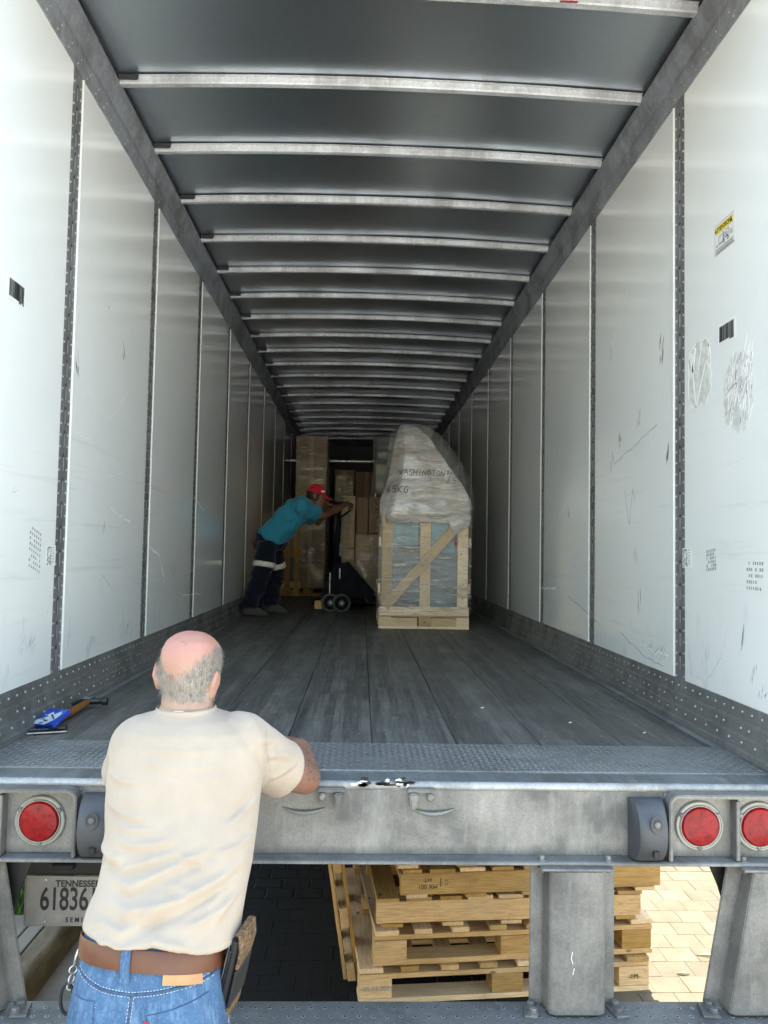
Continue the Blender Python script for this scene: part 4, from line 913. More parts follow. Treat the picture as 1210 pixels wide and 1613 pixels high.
boxobj('yellow_tag', (.1, 7.5, FL+1.347), (.12, 7.52, FL+1.40), 'yellow', bevel=.002, label='small yellow tag standing on the printed carton', cat='tag')
dk = thing('shrouded_load', 'tall load in dark loose film behind the pointed crate', 'load', (.30, 7.9, FL+1.36))
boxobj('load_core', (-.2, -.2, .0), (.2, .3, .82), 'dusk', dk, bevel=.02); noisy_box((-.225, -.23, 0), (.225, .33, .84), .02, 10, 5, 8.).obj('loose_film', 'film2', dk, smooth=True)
# behind: bar, boxes
MB().cyl((-1.268, 10.4, FL+2.13), (1.268, 10.4, FL+2.15), .024, n=14).obj('load_bar', 'silver', smooth='auto', label='steel load bar braced across the trailer between the walls', cat='load bar')
carton('deep_carton', 'film wrapped carton at the back, under the load bar', (-.52, 10.7, FZ), (-.2, 11.7, FL+2.02), seed=7.); carton('deep_carton', 'dark brown carton at the back, right of the film wrapped one', (-.17, 10.75, FZ), (.2, 11.6, FL+2.0), filmed=False, seed=9.)
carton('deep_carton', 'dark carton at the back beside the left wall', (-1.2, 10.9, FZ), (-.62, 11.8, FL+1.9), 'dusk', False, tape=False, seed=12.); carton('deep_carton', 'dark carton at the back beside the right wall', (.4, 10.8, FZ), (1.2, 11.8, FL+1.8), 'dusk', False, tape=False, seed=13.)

# ------------------------------------------------------------------ pallet jack
PJ = thing('pallet_jack', 'dark blue hand pallet jack with a loop handle, pushed by the worker', 'pallet jack', (-.28, 6.05, FZ))
PM = Matrix.Rotation(R(0), 4, 'Z')
m = MB(); m.prism([(-.225, .17), (-.05, .53), (.07, .53), (.36, .21), (.36, .15), (-.2, .15)], 'y', -.012, .012); m.obj('side_plate', 'jack', PJ, bevel=.004)
m = MB(); m.prism([(-.2, .17), (-.03, .5), (.07, .5), (.34, .2), (.34, .15), (-.18, .15)], 'y', .33, .35); m.obj('side_plate', 'jack', PJ, bevel=.004)
m = MB(); m.prism([(.055, .535), (.085, .535), (.375, .215), (.345, .205)], 'y', -.014, .352); m.obj('sloping_cover', 'jack', PJ, bevel=.003)
MB().cyl((-.04, .16, .22), (-.04, .16, .60), .045, n=18).obj('pump_cylinder', 'jack', PJ, smooth='auto')
MB().cyl((-.005, -.02, .36), (-.005, -.02, .47), .008, n=10).obj('chrome_rod', 'silver', PJ, smooth='auto')
MB().cyl((-.11, -.02, .2), (-.11, -.02, .42), .006, n=10).obj('chrome_rod', 'silver', PJ, smooth='auto')
# handle: tapered shaft plus loop
MB().tube([(-.055, .12, .52), (-.045, .12, .75), (-.03, .11, .98), (-.025, .11, 1.04)], [.03, .03, .027, .026], 14).obj('handle_shaft', 'jack', PJ, smooth=True)
lo_ = [(-.025, .11, 1.02), (-.07, .105, 1.075), (-.118, .10, 1.125), (-.118, .10, 1.165), (-.085, .10, 1.18), (.0, .10, 1.185), (.085, .10, 1.18), (.118, .10, 1.165), (.118, .10, 1.125), (.045, .105, 1.07)]
MB().tube(lo_, .0135, 10, True).obj('handle_loop', 'jack', PJ, smooth=True)
MB().tube([(-.025, .11, 1.03), (-.02, .104, 1.18)], .02, 10).obj('handle_stem', 'jack', PJ, smooth=True)
for k, (x, y) in enumerate(((.02, -.06), (-.10, -.03))):
    T = Matrix.Translation((x, y, .1)) @ Matrix.Rotation(R(90), 4, 'X') @ Matrix.Rotation(R(12), 4, 'Y')
    w_ = MB().lathe([(.06, -.025), (.088, -.027), (.098, -.022), (.0995, 0), (.098, .022), (.088, .027), (.08, .023), (.074, .012), (.035, .010), (.032, .024), (.012, .025)], T, 32).obj('steer_wheel', 'wheelpu', PJ, smooth='auto')
    MB().lathe([(.075, .0105), (.075, .0125), (.036, .0125)], T, 28).obj('wheel_hub', 'jack', w_, smooth='auto'); MB().lathe([(.014, .024), (.014, .032), (.008, .034)], T, 12).obj('axle_nut', 'steel', w_, smooth='auto')
MB().box((-.09, -.07, .2), (.1, .1, .235)).obj('axle_bracket', 'jack', PJ, bevel=.008)
for x0, y0 in ((.02, .0), (.02, .35)): MB().prism([(.3, .13), (.34, .17), (.36, .17), (.36, .10), (.3, .10)], 'y', y0, y0+.15).obj('fork_heel', 'jack', PJ, bevel=.004)
for y0 in (.02, .36): boxobj('fork', (.1, y0+.12, .09), (.27, y0+1.25, .14), 'jack', PJ)
boxobj('pallet_end', (-.27, -.02, .03), (-.19, .05, .12), 'pine', label='loose pallet block lying left of the jack wheels', cat='wood block').location = PJ.location

# ------------------------------------------------------------------ small things on the floor
HA = thing('claw_hammer', 'hammer with wooden handle and dark steel head on the floor', 'hammer', (-1.183, .79, FL+.0015))
m = MB(); m.loft([ring((x, 0, .018+.004*math.sin(i)), r, r*.8, 2.3, 14, Matrix.Rotation(R(90), 3, 'Y') if False else None) for i, (x, r) in enumerate(())]) if False else None
hp = [(-.012, -.14, .019), (-.01, -.1, .0195), (-.004, -.02, .02), (.0, .06, .022), (.004, .14, .026), (.005, .16, .027)]
MB().tube(hp, [.0165, .0185, .016, .0145, .013, .0125], 12).obj('handle', 'handle', HA, smooth='auto')
MB().tube([(-.005, .157, .03), (.03, .158, .03), (.042, .158, .03), (.06, .158, .03), (.064, .158, .03), (.085, .158, .03)], [.0155, .0145, .012, .012, .0165, .0165], 14).obj('head', 'forged', HA, smooth='auto')
for dy in (-.011, .011): MB().loft([[(-.005, .157+dy-.008, .018), (-.005, .157+dy+.008, .018), (-.005, .157+dy+.008, .042), (-.005, .157+dy-.008, .042)], [(-.038, .157+dy*1.1-.007, .018), (-.038, .157+dy*1.1+.007, .018), (-.038, .157+dy*1.1+.007, .034), (-.038, .157+dy*1.1-.007, .034)], [(-.062, .157+dy*1.3-.005, .010), (-.062, .157+dy*1.3+.005, .010), (-.062, .157+dy*1.3+.005, .018), (-.062, .157+dy*1.3-.005, .018)]]).obj('claw', 'forged', HA, bevel=.002)
boxobj('wedge_plate', (-.012, .142, .0415), (.02, .1435+.03, .0445), 'silver', HA, bevel=.001)
PHN = thing('phone_case', 'black phone with a silver edge lying half under the blue packet', 'phone', (-1.182, .55, FL+.002), (0, 0, R(18)))
boxobj('body', (-.065, -.045, 0), (.065, .045, .007), 'phonebk', PHN, bevel=.003, seg=2); boxobj('edge', (-.066, -.0462, .0015), (.066, -.0442, .0058), 'silver', PHN, bevel=.0008); boxobj('cover', (-.063, -.02, .0072), (.063, .046, .012), 'phonebk', PHN, bevel=.002)
PK = thing('blue_packet', 'blue printed packet with a white hammer picture propped on the phone', 'packet', (-1.178, .585, FL+.034), (R(32), R(-4), R(-32)))
boxobj('packet', (-.058, -.044, 0), (.058, .044, .016), 'blue', PK, bevel=.004, seg=2)
child('print_arc', flat([(-.057, -.042), (.01, -.042), (.03, -.02), (.04, .0), (.042, .015), (.03, .03), (.018, .02), (-.01, .0), (-.057, -.022)], .0004), 'bluel', PK, .0161)
hm = MB(); seg(hm, -.005, .01, .03, -.012, .006); child('picture_handle', hm, 'ink', PK, .0167); hm = MB(); hm.prism([(-.024, .008), (-.008, .024), (.004, .012), (-.012, -.002)], 'z', 0, .0005); child('picture_head', hm, 'whitepaint', PK, .0167)
for i, (t, x, y) in enumerate((('2 lb', -.028, -.016), ('High', -.006, -.022), ('MPI', -.016, -.036))): link('packet_lettering', text_mesh(t, .013, 'ink', .0002, .0003), PK, (x, y, .0168), (0, 0, R(4)))
link('packet_lettering', text_mesh('----', .014, 'whitepaint', .0002, .0006), PK, (-.03, .006, .0168))
# crumbs on the floor
for i, (x, y) in enumerate(((.47, 1.05), (.78, .78), (1.02, .62), (-.83, .9))):
    MB().prism([(x, y), (x+.012, y+.003), (x+.016, y+.012), (x+.004, y+.009)], 'z', FL+.001, FL+.004).obj('floor_crumb', 'whitepaint', label=('white crumb mid floor right of the centre seam', 'pale flake on the right floor boards', 'pale flake near the front right corner of the boards', 'grey chip on the left floor boards')[i], cat='debris')
for x, y, sz, rz in ((1.60, 1.36, .05, .3), (1.42, 1.2, .03, -.5)):
    MB().loft([[(x-sz, y, .001), (x, y-sz*.3, .001), (x+sz, y, .001), (x, y+sz*.3, .001)], [(x-sz*.9, y, .008), (x, y-sz*.25, .012), (x+sz*.9, y, .006), (x, y+sz*.25, .01)]]).obj('dry_leaf', plain('dry_leaf', (.32, .26, .12), .7), label='pale dry leaf on the sunlit pavers' if sz > .04 else 'small dry twig on sunlit pavers near the pallets', cat='leaf')

# ------------------------------------------------------------------ people
def lerp_tab(tab, n):
    out = []
    for i in range(len(tab)-1):
        for k in range(n): t = k/n; out.append([tab[i][q]*(1-t)+tab[i+1][q]*t for q in range(len(tab[0]))])
    return out+[list(tab[-1])]
HEADTAB = [(-.118, .024, .085, .02), (-.10, .046, .096, -.01), (-.075, .058, .098, -.032), (-.045, .066, .099, -.064), (-.01, .071, .1, -.088), (.03, .0755, .101, -.099), (.06, .0745, .097, -.098), (.085, .065, .082, -.085), (.102, .046, .056, -.06), (.112, .022, .026, -.03)]
def head(mb, T):
    """head in local axes (+y the face), placed by T"""
    rings = [[T @ Vector((p.x, p.y, p.z)) for p in ring((0, (f+b)/2, z), a, (f-b)/2, 2.15, 36)] for z, a, f, b in lerp_tab(HEADTAB, 3)]
    mb.loft(rings)
    def ell(c, r, Rm=Matrix.Identity(3), n=12):
        rr = []
        for i in range(9):
            t = math.pi*(i+.5)/9; rr.append([T @ (Vector(c)+Rm @ Vector((r[0]*math.sin(t)*math.cos(2*math.pi*k/n), r[1]*math.sin(t)*math.sin(2*math.pi*k/n), r[2]*math.cos(t)))) for k in range(n)])
        mb.loft(rr)
    ell((0, .104, -.025), (.016, .022, .016)); ell((0, .1, .0), (.011, .014, .032)); ell((0, .093, .032), (.052, .014, .011)); ell((0, .098, -.062), (.024, .010, .010)); ell((0, .092, -.105), (.022, .014, .014))
    for s in (-1, 1):
        Rm = Matrix.Rotation(s*R(-24), 3, 'Z') @ Matrix.Rotation(R(-12), 3, 'X')
        ell((s*.083, -.016, -.008), (.0085, .019, .033), Rm); ell((s*.08, -.01, -.034), (.008, .012, .013), Rm)
        ell((s*.088, -.028, .002), (.006, .009, .026), Rm)
def hand(mb, w, d, nrm, curl=.5, side=1):
    """wrist w, direction d, palm normal nrm; palm, four fingers of unequal length and a thumb"""
    w = Vector(w); d = Vector(d).normalized(); nrm = (Vector(nrm)-d*Vector(nrm).dot(d)).normalized(); t = d.cross(nrm)*side
    for q in (-.026, -.009, .009, .026): capsule(mb, [w+t*q*.7, w+d*.05+t*q, w+d*.088+t*q], [.0145, .0145, .0115], 10)
    for q, L in ((-.030, .062), (-.010, .076), (.010, .08), (.030, .070)):
        p = w+d*.09+t*q; pts = [p]; a = 0
        for s_ in (.45, .32, .23):
            a += curl; pts.append(pts[-1]+(d*math.cos(a)+nrm*math.sin(a))*L*s_)
        capsule(mb, pts, [.0095, .009, .0082, .007], 9)
    p = w+d*.025+t*.032; p2 = p+(d*.6+t*.8).normalized()*.032; p3 = p2+(d*.8+nrm*.55*curl+t*.1).normalized()*.03; capsule(mb, [p, p2, p3, p3+(d*.8+nrm*.7*curl-t*.15).normalized()*.022], [.014, .012, .0105, .0085], 9)

# --- man leaning on the sill -------------------------------------------------
MAN = thing('person', 'bald grey-haired man in cream T-shirt and jeans leaning on the trailer sill', 'person', (-.49, -.62, 0))
O1 = Vector(MAN.location)
def loc(me):
    a = co_array(me); a -= np.array(O1, np.float32); set_co(me, a); return me
HT = Matrix.Translation((-.488, -.335, 1.553)) @ Matrix.Rotation(R(-13), 4, 'Z') @ Matrix.Rotation(R(4), 4, 'Y') @ Matrix.Rotation(R(-6), 4, 'X') @ Matrix.Diagonal((.92, .95, .99, 1))
b = MB(); head(b, HT)
capsule(b, [(-.486, -.352, 1.40), (-.488, -.352, 1.46), (-.488, -.345, 1.52)], [.075, .0655, .060], 22)
capsule(b, [(-.478, -.54, 1.0), (-.468, -.48, 1.16), (-.476, -.40, 1.32)], [.10, .095, .10], 20); capsule(b, [(-.60, -.36, 1.36), (-.478, -.36, 1.385), (-.35, -.36, 1.36)], [.05, .07, .05], 18)
AR = ((-.325, -.365, 1.385), (-.255, -.165, 1.268), (-.212, -.035, 1.212), (-.245, .085, 1.254), (-.315, .215, 1.246))
AL = ((-.618, -.36, 1.375), (-.668, -.16, 1.258), (-.685, -.045, 1.222), (-.62, .06, 1.247), (-.55, .15, 1.242))
for A, sd in ((AR, 1), (AL, -1)):
    capsule(b, A, [.050, .048, .046, .045, .032], 18); d = Vector(A[4])-Vector(A[3]); hand(b, A[4], d, (0, 0, -1), .22, sd)
for s in (-1, 1): capsule(b, [(-.49+s*.085, -.585, .86), (-.49+s*.09, -.60, .5), (-.49+s*.10, -.68, .12), (-.49+s*.10, -.68, .06)], [.08, .055, .04, .035], 16)
bme = remesh(b, .0055, 3, 'body'); C_ = co_array(bme)
hl_ = np.array([tuple(HT.inverted() @ Vector(p)) for p in C_]); tn = np.ones((len(C_), 3), np.float32)
isH = C_[:, 2] > 1.44
crown = np.clip((hl_[:, 2]-.035)/.05, 0, 1)*isH; tn *= 1-crown[:, None]*np.array([0, .12, .10]); tn += crown[:, None]*np.array([.14, .02, .02])
earm = np.clip((np.abs(hl_[:, 0])-.078)/.008, 0, 1)*isH*(np.abs(hl_[:, 2]) < .05); tn *= 1-earm[:, None]*np.array([0, .2, .2])
neckm = np.clip((1.50-C_[:, 2])/.04, 0, 1)*(C_[:, 2] > 1.40); tn *= 1-neckm[:, None]*np.array([.05, .18, .2])
armm = (C_[:, 2] < 1.34)&(C_[:, 1] > -.2); tn[armm] *= np.array([.80, .62, .56])
tone(bme, np.clip(tn, 0, 1.3)); bme.materials.clear(); bme.materials.append(M['skin1']); body = link('body', loc(bme), MAN)
# hair: short strands round the back and sides, crown bald
hr = MB(); hr2 = MB(); rnd = random.Random(3); cnt = 0
fast = C_[isH & (np.abs(hl_[:, 0]) < .081)]; fl = hl_[isH & (np.abs(hl_[:, 0]) < .081)]
bm = bmesh.new(); bm.from_mesh(bme); bm.verts.ensure_lookup_table(); nrm = np.array([tuple(v.normal) for v in bm.verts]); bm.free()
idx = np.where(isH & (np.abs(hl_[:, 0]) < .0795))[0]; Rinv = np.array(HT.to_3x3())
for t in range(52000):
    i = idx[rnd.randrange(len(idx))]; x, y, z = hl_[i]
    lim = .012+.070*min(1, (abs(x)/.070)**2)+(.02 if y > -.02 else 0)
    if y > .035 or z > lim+rnd.gauss(0, .012) or z < -.050+rnd.gauss(0, .006)-.015*(y > -.02): continue
    if abs(x) > .066 and z < -.004: continue
    dens = min(1., (lim-z)/.03+.12)
    if rnd.random() > dens: continue
    p = Vector(C_[i])+Vector((rnd.gauss(0, .0035), rnd.gauss(0, .0035), rnd.gauss(0, .0035))); n = Vector(nrm[i]); f = Vector((rnd.gauss(0, .25)+.0, rnd.gauss(0, .25), -1)); f = (f-n*f.dot(n)).normalized(); L = rnd.uniform(.006, .013); s = n.cross(f)*rnd.uniform(.0003, .0005)
    p = p-n*.001; q = p+f*L*.6+n*L*.26; e = p+f*L+n*L*.3; (hr if rnd.random() < .6 else hr2).add([p-s-O1, p+s-O1, q+s*.7-O1, q-s*.7-O1, e-O1], [(0, 1, 2, 3), (3, 2, 4)])
hr.obj('hair', 'hair1', MAN, fix=False); hr2.obj('hair', 'hair3', MAN, fix=False)
ah = MB()
ai = np.where((C_[:, 0] > -.36) & (C_[:, 1] > -.14) & (C_[:, 2] > 1.21) & (C_[:, 0] > -.4) & (C_[:, 1] < .1))[0]
for t in range(3500):
    i = ai[rnd.randrange(len(ai))]; n = Vector(nrm[i])
    if n.z < -.2: continue
    p = Vector(C_[i]); f = Vector((rnd.gauss(.3, .4), rnd.gauss(.2, .4), rnd.gauss(-.3, .3))); f = (f-n*f.dot(n)).normalized(); L = rnd.uniform(.004, .010); s = n.cross(f)*.0003
    ah.add([p-s-O1, p+s-O1, p+f*L*.7+n*L*.3-O1, p+f*L+n*L*.3-O1], [(0, 1, 2), (0, 2, 3)])
ah.obj('arm_hair', 'armhair', MAN, fix=False)
# shirt
ST = [(1.028, -.478, .160, -.563, .127), (1.036, -.478, .1665, -.561, .134), (1.06, -.478, .166, -.545, .130), (1.11, -.469, .163, -.52, .122), (1.16, -.465, .167, -.49, .121), (1.22, -.467, .173, -.455, .123), (1.28, -.474, .181, -.415, .126), (1.34, -.474, .186, -.385, .130), (1.40, -.476, .182, -.365, .122), (1.432, -.480, .164, -.358, .108), (1.454, -.486, .125, -.352, .09), (1.464, -.488, .086, -.350, .076), (1.474, -.489, .068, -.350, .067), (1.482, -.489, .063, -.350, .062)]
sh = MB(); rings = []
for z, cx, a, cy_, b_ in lerp_tab(ST, 3):
    k = max(0, min(1, (1.2-z)/.17)); r = ring((cx, cy_, z), a, b_, 2.35, 64)
    rings.append([Vector((p.x, p.y, p.z+k*(.22*(cy_-p.y)-.09*(p.x-cx)+.006*math.sin(p.x*38)))) for p in r])
sh.loft(rings)
for A, s in ((AR, 1), (AL, -1)):
    a0 = Vector(A[0])+Vector((s*-.03, 0, .002)); e = Vector(A[0]).lerp(Vector(A[1]), .80); d = (e-a0).normalized(); e += Vector((s*.004, 0, -.004))
    a0.z += .004; P = [a0-d*.06, a0-d*.035, a0, a0.lerp(e, .35), a0.lerp(e, .7), e-d*.006, e]; sh.tube(P, [.045, .074, .082, .079, .075, .076, .074], 32)
sme = remesh(sh, .0046, 6, 'shirt'); C_ = co_array(sme); N_ = nor_array(sme)
FO = [([(-0.597, 1.228), (-0.552, 1.219), (-0.498, 1.225), (-0.446, 1.237)], 0.004), ([(-0.608, 1.127), (-0.531, 1.112), (-0.473, 1.12), (-0.429, 1.13), (-0.349, 1.161), (-0.323, 1.184)], 0.011), ([(-0.593, 1.165), (-0.538, 1.149), (-0.487, 1.171), (-0.421, 1.198), (-0.366, 1.221)], 0.007), ([(-0.61, 1.098), (-0.54, 1.083), (-0.496, 1.102), (-0.455, 1.123)], 0.007), ([(-0.478, 1.076), (-0.451, 1.069), (-0.39, 1.053)], 0.007), ([(-0.357, 1.08), (-0.336, 1.108), (-0.318, 1.134)], 0.004), ([(-0.57, 1.41), (-0.47, 1.399), (-0.37, 1.408)], 0.0016), ([(-0.58, 1.38), (-0.458, 1.367), (-0.34, 1.376)], 0.0016), ([(-0.65, 1.35), (-0.61, 1.336), (-0.55, 1.34)], 0.003), ([(-0.64, 1.29), (-0.59, 1.274), (-0.51, 1.269)], 0.004), ([(-0.605, 1.26), (-0.564, 1.249), (-0.496, 1.251)], 0.003), ([(-0.607, 1.192), (-0.564, 1.179), (-0.513, 1.193), (-0.448, 1.215)], 0.005), ([(-0.468, 1.21), (-0.419, 1.202), (-0.376, 1.188)], 0.003), ([(-0.474, 1.166), (-0.438, 1.152), (-0.397, 1.143)], 0.003), ([(-0.593, 1.066), (-0.561, 1.068), (-0.527, 1.059)], 0.006), ([(-0.285, 1.307), (-0.317, 1.273), (-0.356, 1.25)], 0.005), ([(-0.286, 1.453), (-0.279, 1.396), (-0.274, 1.326)], -0.003), ([(-0.287, 1.228), (-0.324, 1.21), (-0.378, 1.202)], 0.004), ([(-.29, 1.415), (-.262, 1.40), (-.235, 1.375)], .004), ([(-.285, 1.37), (-.25, 1.36), (-.215, 1.33)], .0045), ([(-.285, 1.30), (-.25, 1.31), (-.215, 1.325)], .0045), ([(-.64, 1.20), (-.60, 1.19), (-.56, 1.20)], .006), ([(-.3, 1.13), (-.36, 1.10), (-.42, 1.085)], .004)]
disp = np.zeros(len(C_)); back = np.clip(-N_[:, 1]*2+.2, 0, 1)
for pts, amp in FO:
    P = np.array(pts); best = np.full(len(C_), 9.); sg = np.zeros(len(C_)); tt = np.zeros(len(C_)); n = len(P)-1
    for k in range(n):
        a, e = P[k], P[k+1]; d = e-a; L = np.hypot(*d); q = np.stack([C_[:, 0]-a[0], C_[:, 2]-a[1]], 1); t = np.clip((q@d)/L**2, 0, 1); r = q-t[:, None]*d; dist = np.hypot(r[:, 0], r[:, 1]); up_ = dist < best
        best = np.where(up_, dist, best); sg = np.where(up_, np.sign(d[0]*q[:, 1]-d[1]*q[:, 0]), sg); tt = np.where(up_, (k+t)/n, tt)
    amp *= 1.1; w = .0055+abs(amp)*.42; sd = best*np.where(sg == 0, 1, sg); env = np.clip(np.minimum(tt, 1-tt)*4, .0, 1)
    disp += amp*env*(np.exp(-(sd/w)**2)-.75*np.exp(-((sd+1.7*w)/(w*1.1))**2))
for i in range(len(C_)):
    p = Vector(C_[i]); q = Vector((p.x*9+p.z*4, p.y*6, p.z*22-p.x*6)); disp[i] += (mnoise.noise(q)*.0022+mnoise.noise(q*2.3)*.0009)*(1 if p.z < 1.3 else .55); rg = 1-abs(mnoise.noise(Vector((p.x*7+p.z*5, p.y*4, p.z*13-p.x*7+3)))); disp[i] += (rg**7)*.003*max(.15, min(1, (1.34-p.z)/.2))
C_ = C_+N_*(disp*np.where(disp > 0, back, np.maximum(back, .3)))[:, None]
set_co(sme, C_); sme.materials.clear(); sme.materials.append(M['shirt']); SH = link('shirt', loc(sme), MAN); bpy.context.view_layer.update()
for A, s_ in ((AR, 1), (AL, -1)):
    a0 = Vector(A[0])+Vector((s_*-.03, 0, .006)); e = Vector(A[0]).lerp(Vector(A[1]), .80)+Vector((s_*.004, 0, -.004)); d = (e-a0).normalized(); u_ = d.orthogonal().normalized(); v_ = d.cross(u_)
    for off in (.012, .016):
        m_ = MB(); pts_ = []
        for k in range(40):
            t = 2*math.pi*k/40; n_ = u_*math.cos(t)+v_*math.sin(t); o_ = e-d*off; ok, h, nn, _ = SH.ray_cast(o_+n_*.12-O1, -n_); pts_.append((h+n_*.0002) if ok else (o_+n_*.075-O1))
        m_.tube(pts_, .0009, 5, True).obj('sleeve_stitching', 'shirt', SH, smooth=True)
for x0, x1 in ((-.288, -.276),):
    P = []
    for k in range(24):
        t = k/23; x = x0+(x1-x0)*t; z = 1.452-.125*t; ok, h, nn, _ = SH.ray_cast(Vector((x-O1.x, -1.2, z)), Vector((0, 1, 0)))
        if ok: P.append(h+nn*.0003)
    if len(P) > 3: MB().tube(P, .0011, 5).obj('armhole_seam', 'shirt', SH, smooth=True)
# ribbed collar, label tab, sleeve and hem stitch lines
cr = MB(); pts = [(p.x-O1.x, p.y-O1.y, p.z-O1.z) for p in ring((-.489, -.351, 1.469), .0685, .068, 2.2, 48)]
cr.loft([[(p[0]*1.0+O1.x-O1.x, p[1], p[2]+dz_) for p in pp] for pp, dz_ in ((pts, -.012), ([((q[0]-(-.489-O1.x))*1.09+(-.489-O1.x), (q[1]-(-.351-O1.y))*1.09+(-.351-O1.y), q[2]) for q in pts], -.010), ([((q[0]-(-.489-O1.x))*1.06+(-.489-O1.x), (q[1]-(-.351-O1.y))*1.06+(-.351-O1.y), q[2]) for q in pts], .008), ([((q[0]-(-.489-O1.x))*1.02+(-.489-O1.x), (q[1]-(-.351-O1.y))*1.02+(-.351-O1.y), q[2]) for q in pts], .012), (pts, .009))], caps=False); cr.obj('collar', 'shirt', SH, smooth=True)
boxobj('neck_tag', (-.011, -.004, -.002), (.011, -.0032, .005), 'whitepaint', SH, bevel=0).location = (-.492-O1.x, -.4145-O1.y, 1.477)
# jeans
JT = [(1.035, .1475, .113, -.563), (.99, .150, .118, -.568), (.95, .156, .127, -.574), (.90, .164, .137, -.582), (.85, .169, .142, -.588), (.80, .171, .142, -.59)]
JCX = -.494
def jz(z): return max(0, min(1, (z-.74)/.2))
jm = MB(); rings = []
for z, a, b_, c_ in reversed(lerp_tab(JT, 4)):
    k = jz(z); rings.append([Vector((p.x, p.y-.012*math.exp(-((abs(p.x-JCX)-.075)/.05)**2)*(p.y < c_)*max(0, min(1, (.97-z)/.1))+.010*math.exp(-((p.x-JCX)/.018)**2)*(p.y < c_)*max(0, min(1, (.96-z)/.12)), p.z+k*(.22*(c_-p.y)-.09*(p.x-JCX)))) for p in ring((JCX, c_, z), a, b_, 2.3, 72)])
jm.loft(rings)
for s in (-1, 1):
    P = [(JCX+s*.078, -.59, .84), (JCX+s*.082, -.592, .72), (JCX+s*.088, -.595, .5), (JCX+s*.096, -.655, .25), (JCX+s*.10, -.685, .10), (JCX+s*.10, -.687, .06)]; jm.tube(P, [.092, .088, .07, .063, .066, .068], 28)
jme = remesh(jm, .006, 3, 'jeans'); C_ = co_array(jme); N_ = nor_array(jme)
dz = np.array([mnoise.noise(Vector((p[0]*14, p[1]*10, p[2]*9)))*.0028+mnoise.noise(Vector((p[0]*30+p[2]*20, p[1]*20, p[2]*24)))*.0012 for p in C_]); set_co(jme, C_+N_*dz[:, None])
jme.materials.clear(); jme.materials.append(M['denim']); JE = link('jeans', loc(jme), MAN)
bpy.context.view_layer.update()
def onback(x, z, off=.0):
    ok, h, n, _ = JE.ray_cast(Vector((x-O1.x, -1.2, z-O1.z)), Vector((0, 1, 0)))
    return (h+n*off) if ok else None
def path(pts, n=14):
    out = []
    for a, c in zip(pts, pts[1:]):
        for k in range(n): out.append((a[0]+(c[0]-a[0])*k/n, a[1]+(c[1]-a[1])*k/n))
    return out+[pts[-1]]
stt = MB()
def seam(pts, r=.0024, off=(-.004, .004), mk=True):
    P = path(pts); m3 = [p for p in (onback(x, z, .0004) for x, z in P) if p is not None]
    if len(m3) < 2: return
    if mk: MB().tube(m3, r, 6).obj('seam', 'seam', JE, smooth=True)
    for o_ in off:
        L = 0; last = None
        PP = path(pts, 40)
        for (x0, z0), (x1, z1) in zip(PP, PP[1:]):
            d = Vector((x1-x0, z1-z0)); L += d.length
            if L > .0058:
                L = 0; dn = d.normalized(); nn = Vector((-dn.y, dn.x))*o_; a = onback(x0+nn.x, z0+nn.y, .0006); e = onback(x0+nn.x+dn.x*.0036, z0+nn.y+dn.y*.0036, .0006)
                if a is not None and e is not None and (e-a).length < .01: stt.tube([a, e], .00075, 5)
seam([(-.638, .995), (-.57, .984), (-.503, .978)]); seam([(-.503, .978), (-.42, .982), (-.345, .982)]); seam([(-.503, .978), (-.505, .93), (-.508, .86)])
def pocket(poly):
    zt = max(z for _, z in poly); xs0, xs1 = min(x for x, _ in poly), max(x for x, _ in poly); rows = []
    for j in range(16):
        t = j/15; row = []
        for i in range(20):
            u = i/19; a = Vector(poly[0]).lerp(Vector(poly[1]), u); c = Vector(poly[3]).lerp(Vector(poly[2]), u); p = a.lerp(c, t); h = onback(p.x, p.y, .0026)
            if h is None: return
            row.append(h)
        rows.append(row)
    MB().grid(rows).obj('pocket', 'denim', JE, smooth=True)
    a, b2_, c, d = poly; seam([d, a, b2_, c], .0018, (-.0045, -.0085)); seam([(a[0], a[1]-.012), (b2_[0], b2_[1]-.012)], off=(.0, -.003), mk=False)
pocket([(-.628, .953), (-.578, .962), (-.562, .81), (-.618, .80)]); pocket([(-.468, .944), (-.362, .955), (-.372, .80), (-.455, .79)])
stt.obj('stitching', 'thread', JE, fix=False, kind='stuff')
boxobj('red_tab', (-.002, -.001, -.006), (.004, .001, .006), 'redcap', JE, bevel=0).location = onback(-.4695, .93, .003)
# belt follows the waistband
def waist(z, off, n=96):
    a, b_, c_ = np.interp(z, [q[0] for q in JT[::-1]], [q[1] for q in JT[::-1]]), np.interp(z, [q[0] for q in JT[::-1]], [q[2] for q in JT[::-1]]), np.interp(z, [q[0] for q in JT[::-1]], [q[3] for q in JT[::-1]])
    return [Vector((p.x, p.y, p.z+jz(z)*(.22*(c_-p.y)-.09*(p.x-JCX))))-O1 for p in ring((JCX, c_, z), a+off, b_+off, 2.3, n)]
MB().loft([waist(.990, .001), waist(.988, .0062), waist(.990, .0072), waist(1.028, .0068), waist(1.030, .0058), waist(1.028, .001)], caps=False).obj('belt', 'leather', MAN, smooth='auto')
for k in (70,):
    rows = []
    for zz, of in ((.968, .0045), (.984, .006), (.99, .0105), (1.01, .0118), (1.03, .0105), (1.036, .006)):
        w = waist(zz, of, 96); rows.append([w[k-1].lerp(w[k], .15), w[k-1].lerp(w[k], .7), w[k].lerp(w[k+1], .25), w[k].lerp(w[k+1], .8)])
    lo2 = MB().grid(rows).obj('belt_loop', 'denim', JE, smooth=True)
rows = []
for zz in (1.04, 1.035, 1.03): rows.append([waist(zz, .0066)[k] for k in range(77, 87)])
pa = MB().grid(rows).obj('leather_patch', 'patch', JE); rows = []
